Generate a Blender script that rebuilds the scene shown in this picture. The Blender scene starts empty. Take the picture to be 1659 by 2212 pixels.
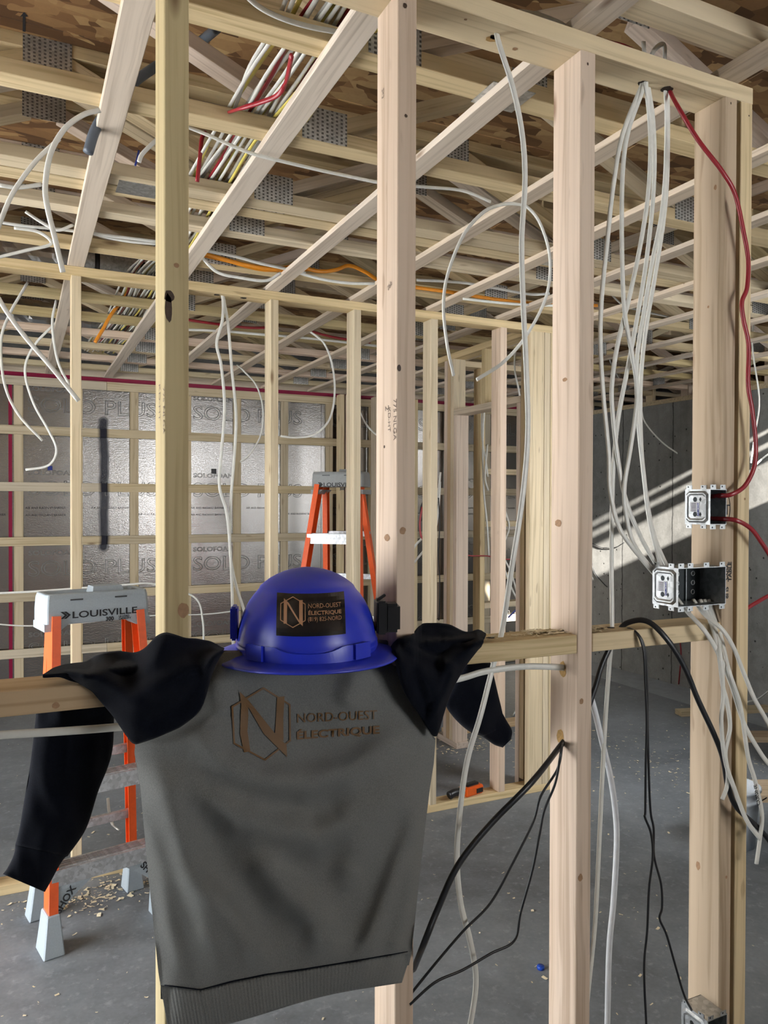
import bpy, bmesh, math, random
from math import sin, cos, radians, pi, sqrt, exp
from mathutils import Vector, Matrix, noise

SC = bpy.context.scene
COL = SC.collection
RNG = random.Random(7)

# ------------------------------------------------------------------ camera
F, CX, CY, CAMZ = 1661.0, 829.5, 1106.0, 1.557
YAW, PIT, ROLL = radians(25.46), radians(-0.62), radians(0.18)
FW = Vector((sin(YAW) * cos(PIT), cos(YAW) * cos(PIT), sin(PIT)))
_r0 = Vector((cos(YAW), -sin(YAW), 0)); _u0 = _r0.cross(FW)
RT = _r0 * cos(ROLL) + _u0 * sin(ROLL); UP = _u0 * cos(ROLL) - _r0 * sin(ROLL)
CAM = Vector((0, 0, CAMZ))
cd = bpy.data.cameras.new('camera'); cd.sensor_fit = 'HORIZONTAL'; cd.sensor_width = 36.0
cd.lens = 36.0 * F / 1659.0; cd.clip_start = 0.02; cd.clip_end = 200
cam = bpy.data.objects.new('camera', cd); COL.objects.link(cam)
cam.matrix_world = Matrix(((RT.x, UP.x, -FW.x, 0), (RT.y, UP.y, -FW.y, 0), (RT.z, UP.z, -FW.z, CAMZ), (0, 0, 0, 1)))
SC.camera = cam

# ------------------------------------------------------------------ exposure, sky, sun, daylight through the openings
vs = SC.view_settings
vs.view_transform = 'Standard'; vs.look = 'None'; vs.exposure = 1.5; vs.gamma = 1.0; vs.use_curve_mapping = False
world = bpy.data.worlds.new('sky'); SC.world = world; world.use_nodes = True
bg = world.node_tree.nodes['Background']; bg.inputs[0].default_value = (0.93, 0.97, 1.0, 1); bg.inputs[1].default_value = 5.0
SUN_DIR = Vector((0.20, 1.0, -0.385)).normalized()
sl = bpy.data.lights.new('sun', 'SUN'); sl.energy = 15; sl.angle = radians(1.1); sl.color = (1.0, 0.94, 0.84)
sun = bpy.data.objects.new('sun', sl); COL.objects.link(sun)
sun.rotation_euler = SUN_DIR.to_track_quat('-Z', 'Y').to_euler(); sun.location = (-2, -8, 6)

def portal(name, c, size_x, size_y, direction):
    l = bpy.data.lights.new(name, 'AREA'); l.shape = 'RECTANGLE'; l.size = size_x; l.size_y = size_y; l.energy = 1
    l.cycles.is_portal = True
    o = bpy.data.objects.new(name, l); COL.objects.link(o); o.location = c
    o.rotation_euler = Vector(direction).to_track_quat('-Z', 'Y').to_euler()
portal('portal_left', (-2.85, 2.4, 1.175), 2.9, 2.35, (1, 0, 0))
portal('portal_rear', (2.9, -2.45, 1.76), 2.0, 1.32, (0, 1, 0))
portal('portal_side', (3.5, 1.9, 1.72), 0.96, 1.44, (0, 1, 0))
SC.cycles.max_bounces = 5; SC.cycles.diffuse_bounces = 3; SC.cycles.glossy_bounces = 3; SC.cycles.transmission_bounces = 2; SC.cycles.caustics_reflective = False; SC.cycles.caustics_refractive = False

# ------------------------------------------------------------------ helpers
def at(x, y, Y=None, X=None, Z=None):
    r = FW + RT * ((x - CX) / F) - UP * ((y - CY) / F)
    t = (Y / r.y) if Y is not None else (X / r.x) if X is not None else (Z - CAMZ) / r.z
    return CAM + r * t

def tag(o, label=None, cat=None, group=None, kind=None):
    if label: o['label'] = label
    if cat: o['category'] = cat
    if group: o['group'] = group
    if kind: o['kind'] = kind
    return o

def empty(name, loc=(0, 0, 0), rz=0.0, parent=None):
    o = bpy.data.objects.new(name, None); COL.objects.link(o)
    o.location = loc; o.rotation_euler = (0, 0, rz); o.empty_display_size = 0.1
    if parent is not None:
        o.parent = parent; o.location = Vector(loc) - base_of(parent)
    return o

def base_of(p):
    v = Vector((0, 0, 0))
    while p is not None:
        v += p.location; p = p.parent
    return v

def link(name, me, mats=None, parent=None, local=False, loc=(0, 0, 0)):
    o = bpy.data.objects.new(name, me); COL.objects.link(o); o.location = loc
    if mats is not None and not me.materials:
        for m in (mats if isinstance(mats, (list, tuple)) else [mats]): me.materials.append(m)
    if parent is not None:
        o.parent = parent
        if not local: o.location = Vector(loc) - base_of(parent)
    return o

def bm_mesh(name, bm, smooth=False):
    me = bpy.data.meshes.new(name); bm.to_mesh(me); bm.free()
    if smooth:
        for p in me.polygons: p.use_smooth = True
    return me

def raw_mesh(name, v, f, smooth=False):
    me = bpy.data.meshes.new(name); me.from_pydata([tuple(p) for p in v], [], f); me.validate(); me.update()
    if smooth:
        for p in me.polygons: p.use_smooth = True
    return me

_BOX = {}
def box_mesh(L, w, t, bev=0.0015):
    k = (round(L, 3), round(w, 4), round(t, 4), bev)
    if k not in _BOX or k is None:
        bm = bmesh.new(); bmesh.ops.create_cube(bm, size=1.0)
        bmesh.ops.scale(bm, vec=(L, w, t), verts=bm.verts)
        if bev > 0: bmesh.ops.bevel(bm, geom=bm.edges[:], offset=bev, segments=1, affect='EDGES')
        _BOX[k] = bm_mesh('board', bm)
    return _BOX[k]

def place(o, p0, p1, wdir):
    """local X along p0->p1, local Y along wdir"""
    p0 = Vector(p0); p1 = Vector(p1)
    x = (p1 - p0).normalized(); w = Vector(wdir); w = (w - x * w.dot(x)).normalized(); z = x.cross(w)
    m = Matrix((x, w, z)).transposed()
    o.rotation_mode = 'QUATERNION'; o.rotation_quaternion = m.to_quaternion()
    o.location = (p0 + p1) / 2

def board(name, p0, p1, w, t, wdir, mat, parent=None, bev=0.0015):
    me = box_mesh((Vector(p1) - Vector(p0)).length, w, t, bev)
    key = (me.name, mat.name)
    if me.materials and me.materials[0] is not mat:
        if key not in _BOX:
            m2 = me.copy(); m2.materials.clear(); m2.materials.append(mat); _BOX[key] = m2
        me = _BOX[key]
    o = link(name, me, mat)
    place(o, p0, p1, wdir)
    if parent is not None:
        o.parent = parent; o.location = o.location - base_of(parent)
    return o

def block(name, lo, hi, mat, parent=None, bev=0.0):
    """axis-aligned box; the mesh lies at its own centre"""
    lo = Vector(lo); hi = Vector(hi); d = hi - lo
    bm = bmesh.new(); bmesh.ops.create_cube(bm, size=1.0); bmesh.ops.scale(bm, vec=d, verts=bm.verts)
    if bev: bmesh.ops.bevel(bm, geom=bm.edges[:], offset=bev, segments=2, affect='EDGES')
    return link(name, bm_mesh(name, bm), mat, parent, loc=(lo + hi) / 2)

def add_box(bm, lo, hi, mi=0):
    lo = Vector(lo); hi = Vector(hi)
    r = bmesh.ops.create_cube(bm, size=1.0)
    bmesh.ops.scale(bm, vec=hi - lo, verts=r['verts']); bmesh.ops.translate(bm, vec=(lo + hi) / 2, verts=r['verts'])
    fs = set()
    for v in r['verts']:
        for f in v.link_faces: fs.add(f)
    for f in fs: f.material_index = mi
    return r['verts']

def spline(pts, n=8):
    P = [Vector(p) for p in pts]
    if len(P) < 3: return P
    Q = [P[0] * 2 - P[1]] + P + [P[-1] * 2 - P[-2]]
    out = []
    for i in range(1, len(Q) - 2):
        a, b, c, d = Q[i - 1], Q[i], Q[i + 1], Q[i + 2]
        for k in range(n):
            t = k / n
            out.append(0.5 * ((2 * b) + (c - a) * t + (2 * a - 5 * b + 4 * c - d) * t * t + (3 * b - a - 3 * c + d) * t ** 3))
    out.append(P[-1].copy())
    return out

def sweep(pts, rx, ry=None, n=10, seg=8, lobes=0.0, flat=Vector((0, 1, 0))):
    """a tube with an oval (rx across, ry thick) section; flat = the direction that the thin side faces"""
    ry = ry or rx
    P = spline(pts, seg); V = []; Fc = []
    N = len(P)
    for i, p in enumerate(P):
        t = (P[min(i + 1, N - 1)] - P[max(i - 1, 0)]).normalized()
        b = flat - t * flat.dot(t)
        if b.length < 0.05:
            b = Vector((1, 0, 0)) - t * t.x
        b.normalize(); a = t.cross(b)
        for k in range(n):
            th = 2 * pi * k / n
            w = 1.0 - lobes * (abs(sin(th)) ** 6)
            V.append(p + a * (rx * cos(th)) + b * (ry * sin(th) * w))
    for i in range(N - 1):
        for k in range(n):
            k2 = (k + 1) % n
            Fc.append((i * n + k, i * n + k2, (i + 1) * n + k2, (i + 1) * n + k))
    Fc.append(tuple(range(n - 1, -1, -1))); Fc.append(tuple((N - 1) * n + k for k in range(n)))
    return raw_mesh('cable', V, Fc, True)

def text_mesh(body, size=1.0, bold=0.0, spacing=1.0, outline=0.0, align='LEFT', res=3, shear=0.0, width=None):
    cu = bpy.data.curves.new('lettering', 'FONT'); cu.body = body; cu.size = size; cu.space_character = spacing
    cu.offset = bold; cu.align_x = align; cu.resolution_u = res; cu.shear = shear
    if outline:
        cu.fill_mode = 'NONE'; cu.bevel_depth = outline; cu.bevel_resolution = 0; cu.resolution_u = 3
    ob = bpy.data.objects.new('lettering', cu); COL.objects.link(ob)
    dg = bpy.context.evaluated_depsgraph_get()
    me = bpy.data.meshes.new_from_object(ob.evaluated_get(dg))
    bpy.data.objects.remove(ob); bpy.data.curves.remove(cu)
    if width:
        xs = [v.co.x for v in me.vertices]; s = width / (max(xs) - min(xs)); x0 = min(xs)
        for v in me.vertices: v.co.x = (v.co.x - x0) * s
    me.name = 'lettering'
    return me

# ------------------------------------------------------------------ materials
def mat_base(name, color=(0.5, 0.5, 0.5), rough=0.6, metal=0.0, spec=None):
    m = bpy.data.materials.new(name); m.use_nodes = True
    b = m.node_tree.nodes['Principled BSDF']
    b.inputs['Base Color'].default_value = (*color, 1); b.inputs['Roughness'].default_value = rough; b.inputs['Metallic'].default_value = metal
    if spec is not None: b.inputs['Specular IOR Level'].default_value = spec
    return m, m.node_tree, b

class NT:
    """tiny node-graph helper"""
    def __init__(s, tree): s.t = tree; s.n = tree.nodes; s.l = tree.links
    def new(s, typ, **kw):
        n = s.n.new(typ)
        for k, v in kw.items(): setattr(n, k, v)
        return n
    def put(s, sock, v):
        if hasattr(v, 'is_output') or isinstance(v, bpy.types.NodeSocket): s.l.new(v, sock)
        else: sock.default_value = v
    def math(s, op, a, b=0.0, clamp=False):
        n = s.new('ShaderNodeMath', operation=op, use_clamp=clamp); s.put(n.inputs[0], a); s.put(n.inputs[1], b); return n.outputs[0]
    def noise(s, vec, scale=5, detail=3, dist=0.0, rough=0.5):
        n = s.new('ShaderNodeTexNoise'); s.put(n.inputs['Vector'], vec); n.inputs['Scale'].default_value = scale
        n.inputs['Detail'].default_value = detail; n.inputs['Distortion'].default_value = dist; n.inputs['Roughness'].default_value = rough
        return n.outputs[0]
    def map(s, vec, scale=(1, 1, 1), loc=(0, 0, 0), rot=(0, 0, 0)):
        n = s.new('ShaderNodeMapping'); s.put(n.inputs[0], vec); n.inputs['Scale'].default_value = scale; n.inputs['Location'].default_value = loc
        n.inputs['Rotation'].default_value = rot; return n.outputs[0]
    def ramp(s, fac, stops, interp='LINEAR'):
        n = s.new('ShaderNodeValToRGB'); s.put(n.inputs[0], fac); cr = n.color_ramp; cr.interpolation = interp
        while len(cr.elements) < len(stops): cr.elements.new(0.5)
        for e, (p, c) in zip(cr.elements, stops):
            e.position = p; e.color = (*c, 1) if len(c) == 3 else c
        return n.outputs[0]
    def mix(s, fac, a, b, mode='MIX'):
        n = s.new('ShaderNodeMix', data_type='RGBA', blend_type=mode); s.put(n.inputs[0], fac)
        for sk, v in ((n.inputs[6], a), (n.inputs[7], b)):
            if isinstance(v, tuple) and len(v) == 3: v = (*v, 1)
            s.put(sk, v)
        return n.outputs[2]
    def bump(s, h, strength=0.3, dist=0.01):
        n = s.new('ShaderNodeBump'); s.put(n.inputs['Height'], h); n.inputs['Strength'].default_value = strength; n.inputs['Distance'].default_value = dist
        return n.outputs[0]
    def obj(s): return s.new('ShaderNodeTexCoord').outputs['Object']
    def pos(s): return s.new('ShaderNodeNewGeometry').outputs['Position']
    def xyz(s, v):
        n = s.new('ShaderNodeSeparateXYZ'); s.put(n.inputs[0], v); return n.outputs
    def rnd(s): return s.new('ShaderNodeObjectInfo').outputs['Random']

def wood(name, pale, mid, dark, knots=True, paint=None):
    m, t, b = mat_base(name, rough=0.62, spec=0.25)
    g = NT(t); o = g.obj(); r = g.rnd()
    off = g.new('ShaderNodeVectorMath', operation='MULTIPLY_ADD')
    cmb = g.new('ShaderNodeCombineXYZ')
    for i in range(3): g.put(cmb.inputs[i], g.math('MULTIPLY', r, (17.3, 5.1, 9.7)[i]))
    add = g.new('ShaderNodeVectorMath', operation='ADD'); g.put(add.inputs[0], o); g.put(add.inputs[1], cmb.outputs[0]); v = add.outputs[0]
    t.nodes.remove(off)
    wav = g.noise(g.map(v, (1.6, 6, 6)), 1.0, 2)
    warp = g.new('ShaderNodeVectorMath', operation='MULTIPLY_ADD')
    g.put(warp.inputs[0], wav); warp.inputs[1].default_value = (0, 0.03, 0.03); g.put(warp.inputs[2], v)
    grain = g.noise(g.map(warp.outputs[0], (1.4, 75, 75)), 1.0, 4, 0.4)
    broad = g.noise(g.map(v, (1.1, 12, 12)), 1.0, 3, 0.3)
    c = g.ramp(grain, [(0.32, tuple(x * 0.86 for x in mid)), (0.50, pale), (0.75, tuple(min(1, x * 1.06) for x in pale))])
    c = g.mix(g.ramp(broad, [(0.35, (0, 0, 0)), (0.75, (0.5, 0.5, 0.5))]), c, mid)
    # each board a little lighter or darker, warmer or greyer
    hs = g.new('ShaderNodeHueSaturation'); g.put(hs.inputs['Color'], c)
    g.put(hs.inputs['Value'], g.math('ADD', g.math('MULTIPLY', r, 0.20), 0.88))
    g.put(hs.inputs['Saturation'], g.math('ADD', g.math('MULTIPLY', g.math('FRACT', g.math('MULTIPLY', r, 7.3)), 0.35), 0.82))
    c = hs.outputs[0]
    if knots:
        vo = g.new('ShaderNodeTexVoronoi'); g.put(vo.inputs['Vector'], g.map(v, (2.6, 9.0, 9.0))); vo.inputs['Scale'].default_value = 1.0
        k = g.ramp(vo.outputs['Distance'], [(0.03, (1, 1, 1)), (0.11, (0, 0, 0))])
        ring = g.ramp(vo.outputs['Distance'], [(0.0, (0.2, 0.2, 0.2)), (0.25, (0, 0, 0))])
        gate = g.math('GREATER_THAN', g.xyz(vo.outputs['Color'])[0], 0.55)
        c = g.mix(g.math('MULTIPLY', ring, gate), c, mid)
        c = g.mix(g.math('MULTIPLY', g.math('MULTIPLY', k, gate), 0.75), c, dark)
    sp = g.noise(g.map(v, (8, 40, 40)), 1.0, 1)
    c = g.mix(g.ramp(sp, [(0.73, (0, 0, 0)), (0.80, (0.35, 0.35, 0.35))]), c, dark)
    if paint: c = paint(g, c)
    g.put(b.inputs['Base Color'], c)
    g.put(b.inputs['Normal'], g.bump(grain, 0.12, 0.003))
    return m

W_YEL = wood('pine_yellow', (0.69, 0.56, 0.36), (0.56, 0.43, 0.25), (0.16, 0.08, 0.035))
W_PNK = wood('pine_pink', (0.71, 0.58, 0.47), (0.60, 0.46, 0.35), (0.20, 0.10, 0.05))
W_GRN = wood('pine_olive', (0.58, 0.48, 0.29), (0.46, 0.36, 0.20), (0.14, 0.07, 0.03))
W_GRY = wood('pine_weathered', (0.60, 0.50, 0.38), (0.48, 0.39, 0.29), (0.17, 0.11, 0.07))
W_BRN = wood('pine_brown', (0.55, 0.41, 0.27), (0.44, 0.31, 0.18), (0.15, 0.07, 0.03))
WOODS = [W_YEL, W_YEL, W_YEL, W_GRN, W_GRY, W_PNK]

def mk_osb():
    m, t, b = mat_base('osb', rough=0.7); g = NT(t); p = g.pos()
    def layer(rot, sc, loc):
        vo = g.new('ShaderNodeTexVoronoi'); g.put(vo.inputs['Vector'], g.map(p, sc, loc, (0, 0, rot))); vo.inputs['Scale'].default_value = 1.0
        return vo
    a = layer(0.3, (7, 24, 1), (0, 0, 0)); c2 = layer(1.3, (8, 27, 1), (3, 1, 0))
    pick = g.math('GREATER_THAN', g.noise(g.map(p, (7, 7, 1)), 1.0, 2), 0.5)
    mx = g.mix(pick, a.outputs['Color'], c2.outputs['Color'])
    val = g.xyz(mx)[0]
    c = g.ramp(val, [(0.0, (0.10, 0.045, 0.015)), (0.35, (0.24, 0.12, 0.045)), (0.65, (0.36, 0.20, 0.08)), (1.0, (0.55, 0.37, 0.17))])
    st = g.noise(g.map(p, (60, 60, 1)), 1.0, 2)
    c = g.mix(g.math('MULTIPLY', st, 0.35), c, (0.14, 0.07, 0.03))
    g.put(b.inputs['Base Color'], c); g.put(b.inputs['Normal'], g.bump(val, 0.25, 0.004)); return m
OSB = mk_osb()

def mk_galv(name='galvanised', slots=False, base=(0.55, 0.57, 0.58), rough=0.38):
    m, t, b = mat_base(name, base, rough, 0.9); g = NT(t); o = g.obj()
    sp = g.new('ShaderNodeTexVoronoi'); g.put(sp.inputs['Vector'], o); sp.inputs['Scale'].default_value = 90
    c = g.mix(g.xyz(sp.outputs['Color'])[0], tuple(x * 0.72 for x in base), tuple(min(1, x * 1.1) for x in base))
    if slots:   # rows of punched slots, each with its bent tooth
        x, y, z = g.xyz(o)
        row = g.math('DIVIDE', x, 0.0140); col = g.math('DIVIDE', z, 0.0105)
        colo = g.math('ADD', col, g.math('MULTIPLY', g.math('FLOOR', row), 0.37))
        fx = g.math('ABSOLUTE', g.math('SUBTRACT', g.math('FRACT', row), 0.5)); fz = g.math('ABSOLUTE', g.math('SUBTRACT', g.math('FRACT', colo), 0.5))
        s = g.math('MULTIPLY', g.math('LESS_THAN', fx, 0.24), g.math('LESS_THAN', fz, 0.26))
        c = g.mix(s, c, (0.10, 0.095, 0.085))
        g.put(b.inputs['Normal'], g.bump(s, 0.8, 0.002))
        g.put(b.inputs['Metallic'], g.math('SUBTRACT', 0.9, g.math('MULTIPLY', s, 0.9)))
    g.put(b.inputs['Base Color'], c); return m
GALV = mk_galv(); PLATE = mk_galv('nail_plate_steel', True, (0.60, 0.60, 0.58), 0.5)
ALU = mk_galv('ladder_aluminium', False, (0.60, 0.615, 0.635), 0.5)

def mk_concrete(name, lo, hi, floor=False):
    m, t, b = mat_base(name, rough=0.85); g = NT(t); p = g.pos()
    n1 = g.noise(p, 1.3 if floor else 1.1, 5, 0.6, 0.6); n2 = g.noise(p, 9, 5, 0.3, 0.65); n3 = g.noise(p, 70, 2)
    v = g.math('ADD', g.math('MULTIPLY', n1, 0.55), g.math('ADD', g.math('MULTIPLY', n2, 0.33), g.math('MULTIPLY', n3, 0.12)))
    c = g.ramp(v, [(0.32, lo), (0.68, hi)])
    if floor:
        x, y, z = g.xyz(p)
        dust = g.math('MULTIPLY', g.ramp(x, [(0.0, (0, 0, 0)), (1.0, (1, 1, 1))]), 0.0)
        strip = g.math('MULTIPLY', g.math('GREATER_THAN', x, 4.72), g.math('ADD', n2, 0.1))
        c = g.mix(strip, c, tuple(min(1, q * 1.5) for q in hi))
        fine = g.noise(g.map(p, (26, 26, 26)), 1.0, 3, 0.0, 0.7)
        c = g.mix(g.ramp(fine, [(0.56, (0, 0, 0)), (0.75, (0.35, 0.35, 0.35))]), c, tuple(min(1, q * 1.7) for q in hi))
        g.put(b.inputs['Roughness'], g.math('ADD', 0.42, g.math('MULTIPLY', n2, 0.35)))
    else:
        vo = g.new('ShaderNodeTexVoronoi'); g.put(vo.inputs['Vector'], p); vo.inputs['Scale'].default_value = 17
        hole = g.ramp(vo.outputs['Distance'], [(0.10, (1, 1, 1)), (0.17, (0, 0, 0))])
        gate = g.math('MULTIPLY', g.math('GREATER_THAN', g.xyz(vo.outputs['Color'])[1], 0.55), g.math('GREATER_THAN', n1, 0.42))
        hole = g.math('MULTIPLY', hole, gate)
        c = g.mix(hole, c, (0.03, 0.03, 0.028))
        x, y, z = g.xyz(p)
        wob = g.math('MULTIPLY', g.noise(p, 14, 3), 0.02)
        yy = g.math('ADD', y, wob)
        seam = g.math('LESS_THAN', g.math('ABSOLUTE', g.math('SUBTRACT', g.math('FRACT', g.math('DIVIDE', g.math('ADD', yy, 0.225), 0.61)), 0.5)), 0.009)
        c = g.mix(g.math('MULTIPLY', seam, 0.85), c, (0.025, 0.025, 0.025))
        streak = g.noise(g.map(p, (1, 9, 0.7)), 1.0, 3)
        c = g.mix(g.ramp(streak, [(0.5, (0, 0, 0)), (0.8, (0.4, 0.4, 0.4))]), c, tuple(q * 0.7 for q in lo))
        g.put(b.inputs['Normal'], g.bump(g.math('SUBTRACT', n2, hole), 0.3, 0.006))
    g.put(b.inputs['Base Color'], c); return m
CONC = mk_concrete('wall_concrete', (0.15, 0.15, 0.145), (0.38, 0.38, 0.37))
FLOORM = mk_concrete('floor_concrete', (0.10, 0.11, 0.122), (0.27, 0.29, 0.315), True)

SPRAY = at(225, 1040, Y=6.3)
def spray(g, c):
    """the stripe of black spray paint across foil and straps"""
    x, y, z = g.xyz(g.pos())
    wob = g.math('MULTIPLY', g.math('SUBTRACT', g.noise(g.map(g.pos(), (0, 0, 4)), 1.0, 2), 0.5), 0.05)
    d = g.math('ABSOLUTE', g.math('SUBTRACT', g.math('ADD', x, wob), SPRAY.x))
    zc = at(225, 1046, Y=6.3).z; hz = (at(225, 905, Y=6.3).z - at(225, 1188, Y=6.3).z) / 2 - 0.02
    d2 = g.math('MAXIMUM', 0.0, g.math('SUBTRACT', g.math('ABSOLUTE', g.math('SUBTRACT', z, zc)), hz))
    r2 = g.math('SQRT', g.math('ADD', g.math('MULTIPLY', d, d), g.math('MULTIPLY', d2, d2)))
    a = g.ramp(r2, [(0.020, (1, 1, 1)), (0.046, (0, 0, 0))])
    return g.mix(a, c, (0.012, 0.012, 0.02))

def mk_foil():
    m, t, b = mat_base('foil', (0.6, 0.58, 0.55), 0.3, 1.0); g = NT(t); p = g.pos()
    w = g.noise(g.map(p, (34, 1, 120)), 1.0, 3, 0.5); f = g.noise(p, 130, 3, 0.8); big = g.noise(p, 1.2, 2)
    hgt = g.math('ADD', g.math('MULTIPLY', w, 0.5), g.math('MULTIPLY', f, 0.7))
    c = g.mix(big, (0.33, 0.315, 0.30), (0.45, 0.43, 0.415))
    c2 = spray(g, c)
    g.put(b.inputs['Base Color'], c2)
    x, y, z = g.xyz(c2)
    g.put(b.inputs['Metallic'], g.math('GREATER_THAN', x, 0.2))
    g.put(b.inputs['Roughness'], g.math('ADD', 0.13, g.math('MULTIPLY', f, 0.12)))
    g.put(b.inputs['Normal'], g.bump(hgt, 0.20, 0.006)); return m
FOIL = mk_foil()
W_STRAP = wood('pine_strap', (0.56, 0.47, 0.33), (0.45, 0.36, 0.23), (0.15, 0.09, 0.05), True, spray)
W_CEIL = wood('pine_ceiling_strap', (0.60, 0.51, 0.41), (0.49, 0.40, 0.31), (0.16, 0.09, 0.05))

def plain(name, color, rough=0.5, metal=0.0, bumpy=0.0, scale=60, spec=None, var=0.12):
    m, t, b = mat_base(name, color, rough, metal, spec); g = NT(t)
    n = g.noise(g.obj(), scale, 3)
    g.put(b.inputs['Base Color'], g.mix(n, tuple(x * (1 - var) for x in color), tuple(min(1, x * (1 + var)) for x in color)))
    if bumpy: g.put(b.inputs['Normal'], g.bump(n, bumpy, 0.003))
    return m
C_WHITE = plain('cable_white', (0.72, 0.71, 0.66), 0.38); C_RED = plain('cable_red', (0.30, 0.016, 0.025), 0.35)
C_YEL = plain('cable_yellow', (0.72, 0.60, 0.14), 0.4); C_ORG = plain('cable_orange', (0.75, 0.27, 0.015), 0.4)
C_BLK = plain('cable_black', (0.012, 0.013, 0.016), 0.38); C_CLR = plain('tube_clear_white', (0.80, 0.82, 0.86), 0.2)
C_GRY = plain('hose_grey', (0.10, 0.12, 0.15), 0.4); C_NAVY = plain('cable_blue', (0.015, 0.03, 0.22), 0.4)
L_ORG = plain('fibreglass_orange', (0.84, 0.115, 0.02), 0.42); L_CAP = plain('plastic_grey', (0.36, 0.41, 0.45), 0.5, 0, 0.1, 200)
L_CAPD = plain('plastic_dark_grey', (0.27, 0.28, 0.28), 0.55)
HATM = plain('hat_blue', (0.018, 0.035, 0.52), 0.33, 0, 0.0, 40, None, 0.05); BLKP = plain('black_plastic', (0.012, 0.012, 0.013), 0.35)
STICK = plain('sticker_black', (0.012, 0.011, 0.012), 0.16); COPPER = plain('print_copper', (0.42, 0.22, 0.12), 0.4)
INK = plain('ink_black', (0.015, 0.015, 0.017), 0.7); INKG = plain('ink_grey', (0.20, 0.195, 0.185), 0.5, 0.5); INKB = plain('ink_blue', (0.02, 0.05, 0.35), 0.6)
TAPE = plain('tape_red', (0.26, 0.006, 0.045), 0.3, 0.2, 0.2, 20); PRINT = plain('print_bronze', (0.14, 0.066, 0.014), 0.6)
BUCK = plain('bucket_white', (0.75, 0.80, 0.86), 0.4); BLUECAP = plain('blue_cap', (0.01, 0.06, 0.4), 0.4); LABW = plain('label_white', (0.75, 0.76, 0.80), 0.5)
SHAV = plain('wood_shaving', (0.80, 0.68, 0.48), 0.7, 0, 0, 30, None, 0.3); TOOLM = plain('tool_orange', (0.80, 0.13, 0.015), 0.4)
SAWD = plain('sawdust', (0.50, 0.30, 0.10), 0.9); DUCTF = plain('duct_foil', (0.62, 0.62, 0.62), 0.3, 1.0, 0.9, 26)
DARKM = plain('painted_dark_inside', (0.025, 0.03, 0.032), 0.4, 0.6)  # near-black colour standing in for shade inside boxes and holes

def mk_cloth(name, c1, c2, scale=420, sheen=0.1):
    m, t, b = mat_base(name, c1, 0.95, 0, 0.1); g = NT(t); o = g.obj()
    n = g.noise(g.map(o, (1, 1, 0.35)), scale, 2, 0, 0.7); n2 = g.noise(g.map(o, (1, 1, 2.2)), scale * 0.6, 2)
    v = g.math('MULTIPLY', g.math('ADD', n, n2), 0.5)
    g.put(b.inputs['Base Color'], g.ramp(v, [(0.38, c1), (0.62, c2)])); g.put(b.inputs['Normal'], g.bump(v, 0.25, 0.002))
    b.inputs['Sheen Weight'].default_value = sheen; b.inputs['Sheen Roughness'].default_value = 0.5
    return m
GREY = mk_cloth('heather_grey', (0.135, 0.137, 0.13), (0.195, 0.197, 0.187), 900); NAVY = mk_cloth('navy_fleece', (0.0022, 0.003, 0.0065), (0.0038, 0.005, 0.010), 420, 0.04)

# ------------------------------------------------------------------ the setting: slab, outer walls, openings
ZP = 2.483            # underside of the top plates
ZS = ZP + 0.038       # underside of the ceiling straps
ZC = ZS + 0.019       # underside of the floor trusses
ZO = ZC + 0.356       # underside of the subfloor
struct = lambda o: tag(o, kind='structure')
fl = struct(block('floor', (-2.8, -2.5, -0.12), (6.7, 6.55, 0.0), FLOORM))
struct(block('ground', (-40, -40, -0.5), (40, 40, -0.13), plain('outside_bounce_white', (0.78, 0.78, 0.79), 0.9)))  # unseen ground, whitened to bounce daylight up onto the ceiling

def wall_with_hole(name, lo, hi, axis, a0, a1, z0, z1, mat):
    """a wall slab along `axis` with one rectangular opening"""
    e = empty(name, lo); struct(e)
    lo = list(lo); hi = list(hi)
    def seg(l, h):
        if all(h[i] - l[i] > 1e-4 for i in range(3)): block('wall_segment', l, h, mat, e)
    l, h = lo[:], hi[:]; h[axis] = a0; seg(l, h)
    l, h = lo[:], hi[:]; l[axis] = a1; seg(l, h)
    l, h = lo[:], hi[:]; l[axis] = a0; h[axis] = a1; h[2] = z0; seg(l, h)
    l, h = lo[:], hi[:]; l[axis] = a0; h[axis] = a1; l[2] = z1; seg(l, h)
    return e
wall_with_hole('wall_left', (-2.8, -2.4, 0), (-2.6, 6.55, ZO), 1, 0.95, 3.85, 0.0, 2.35, CONC)
wall_with_hole('wall_rear', (-2.6, -2.4, 0), (4.65, -2.2, ZO), 0, 1.9, 3.9, 1.1, 2.42, CONC)
wall_with_hole('wall_side', (2.85, 1.95, 0), (4.0, 2.15, ZO), 0, 3.02, 3.98, 1.0, 2.44, CONC)
struct(block('wall_return', (2.85, -0.5, 0), (3.0, 1.95, ZO), CONC))
struct(block('wall_nook', (2.85, -0.65, 0), (4.65, -0.5, ZO), CONC))
struct(block('wall_corner', (4.5, -2.2, 0), (4.65, -0.65, ZO), CONC))
struct(block('wall_jog', (4.0, 1.95, 0), (4.15, 3.05, ZO), CONC))
# unseen short wall added, its openings shaped to streak low sun along the concrete
e = empty('wall_sun_slits', (4.0, 2.9, 0)); struct(e)
for l, h in (((4.0, 3.0, 0), (5.13, 3.05, 1.955)), ((4.0, 3.015, 2.27), (5.13, 3.05, 2.365)), ((4.0, 3.015, 2.415), (5.13, 3.05, 2.475)), ((4.0, 3.015, 2.515), (5.13, 3.05, ZO)), ((5.13, 2.9, 2.44), (6.65, 3.05, ZO))):  # last piece added to keep stray sun off the end posts
    block('wall_segment', l, h, CONC, e)
struct(block('sun_block_slab', (0.3, -7.0, 2.62), (5.0, -2.4, 2.75), W_GRY))  # unseen slab added to keep direct sun out of the rear opening

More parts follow.
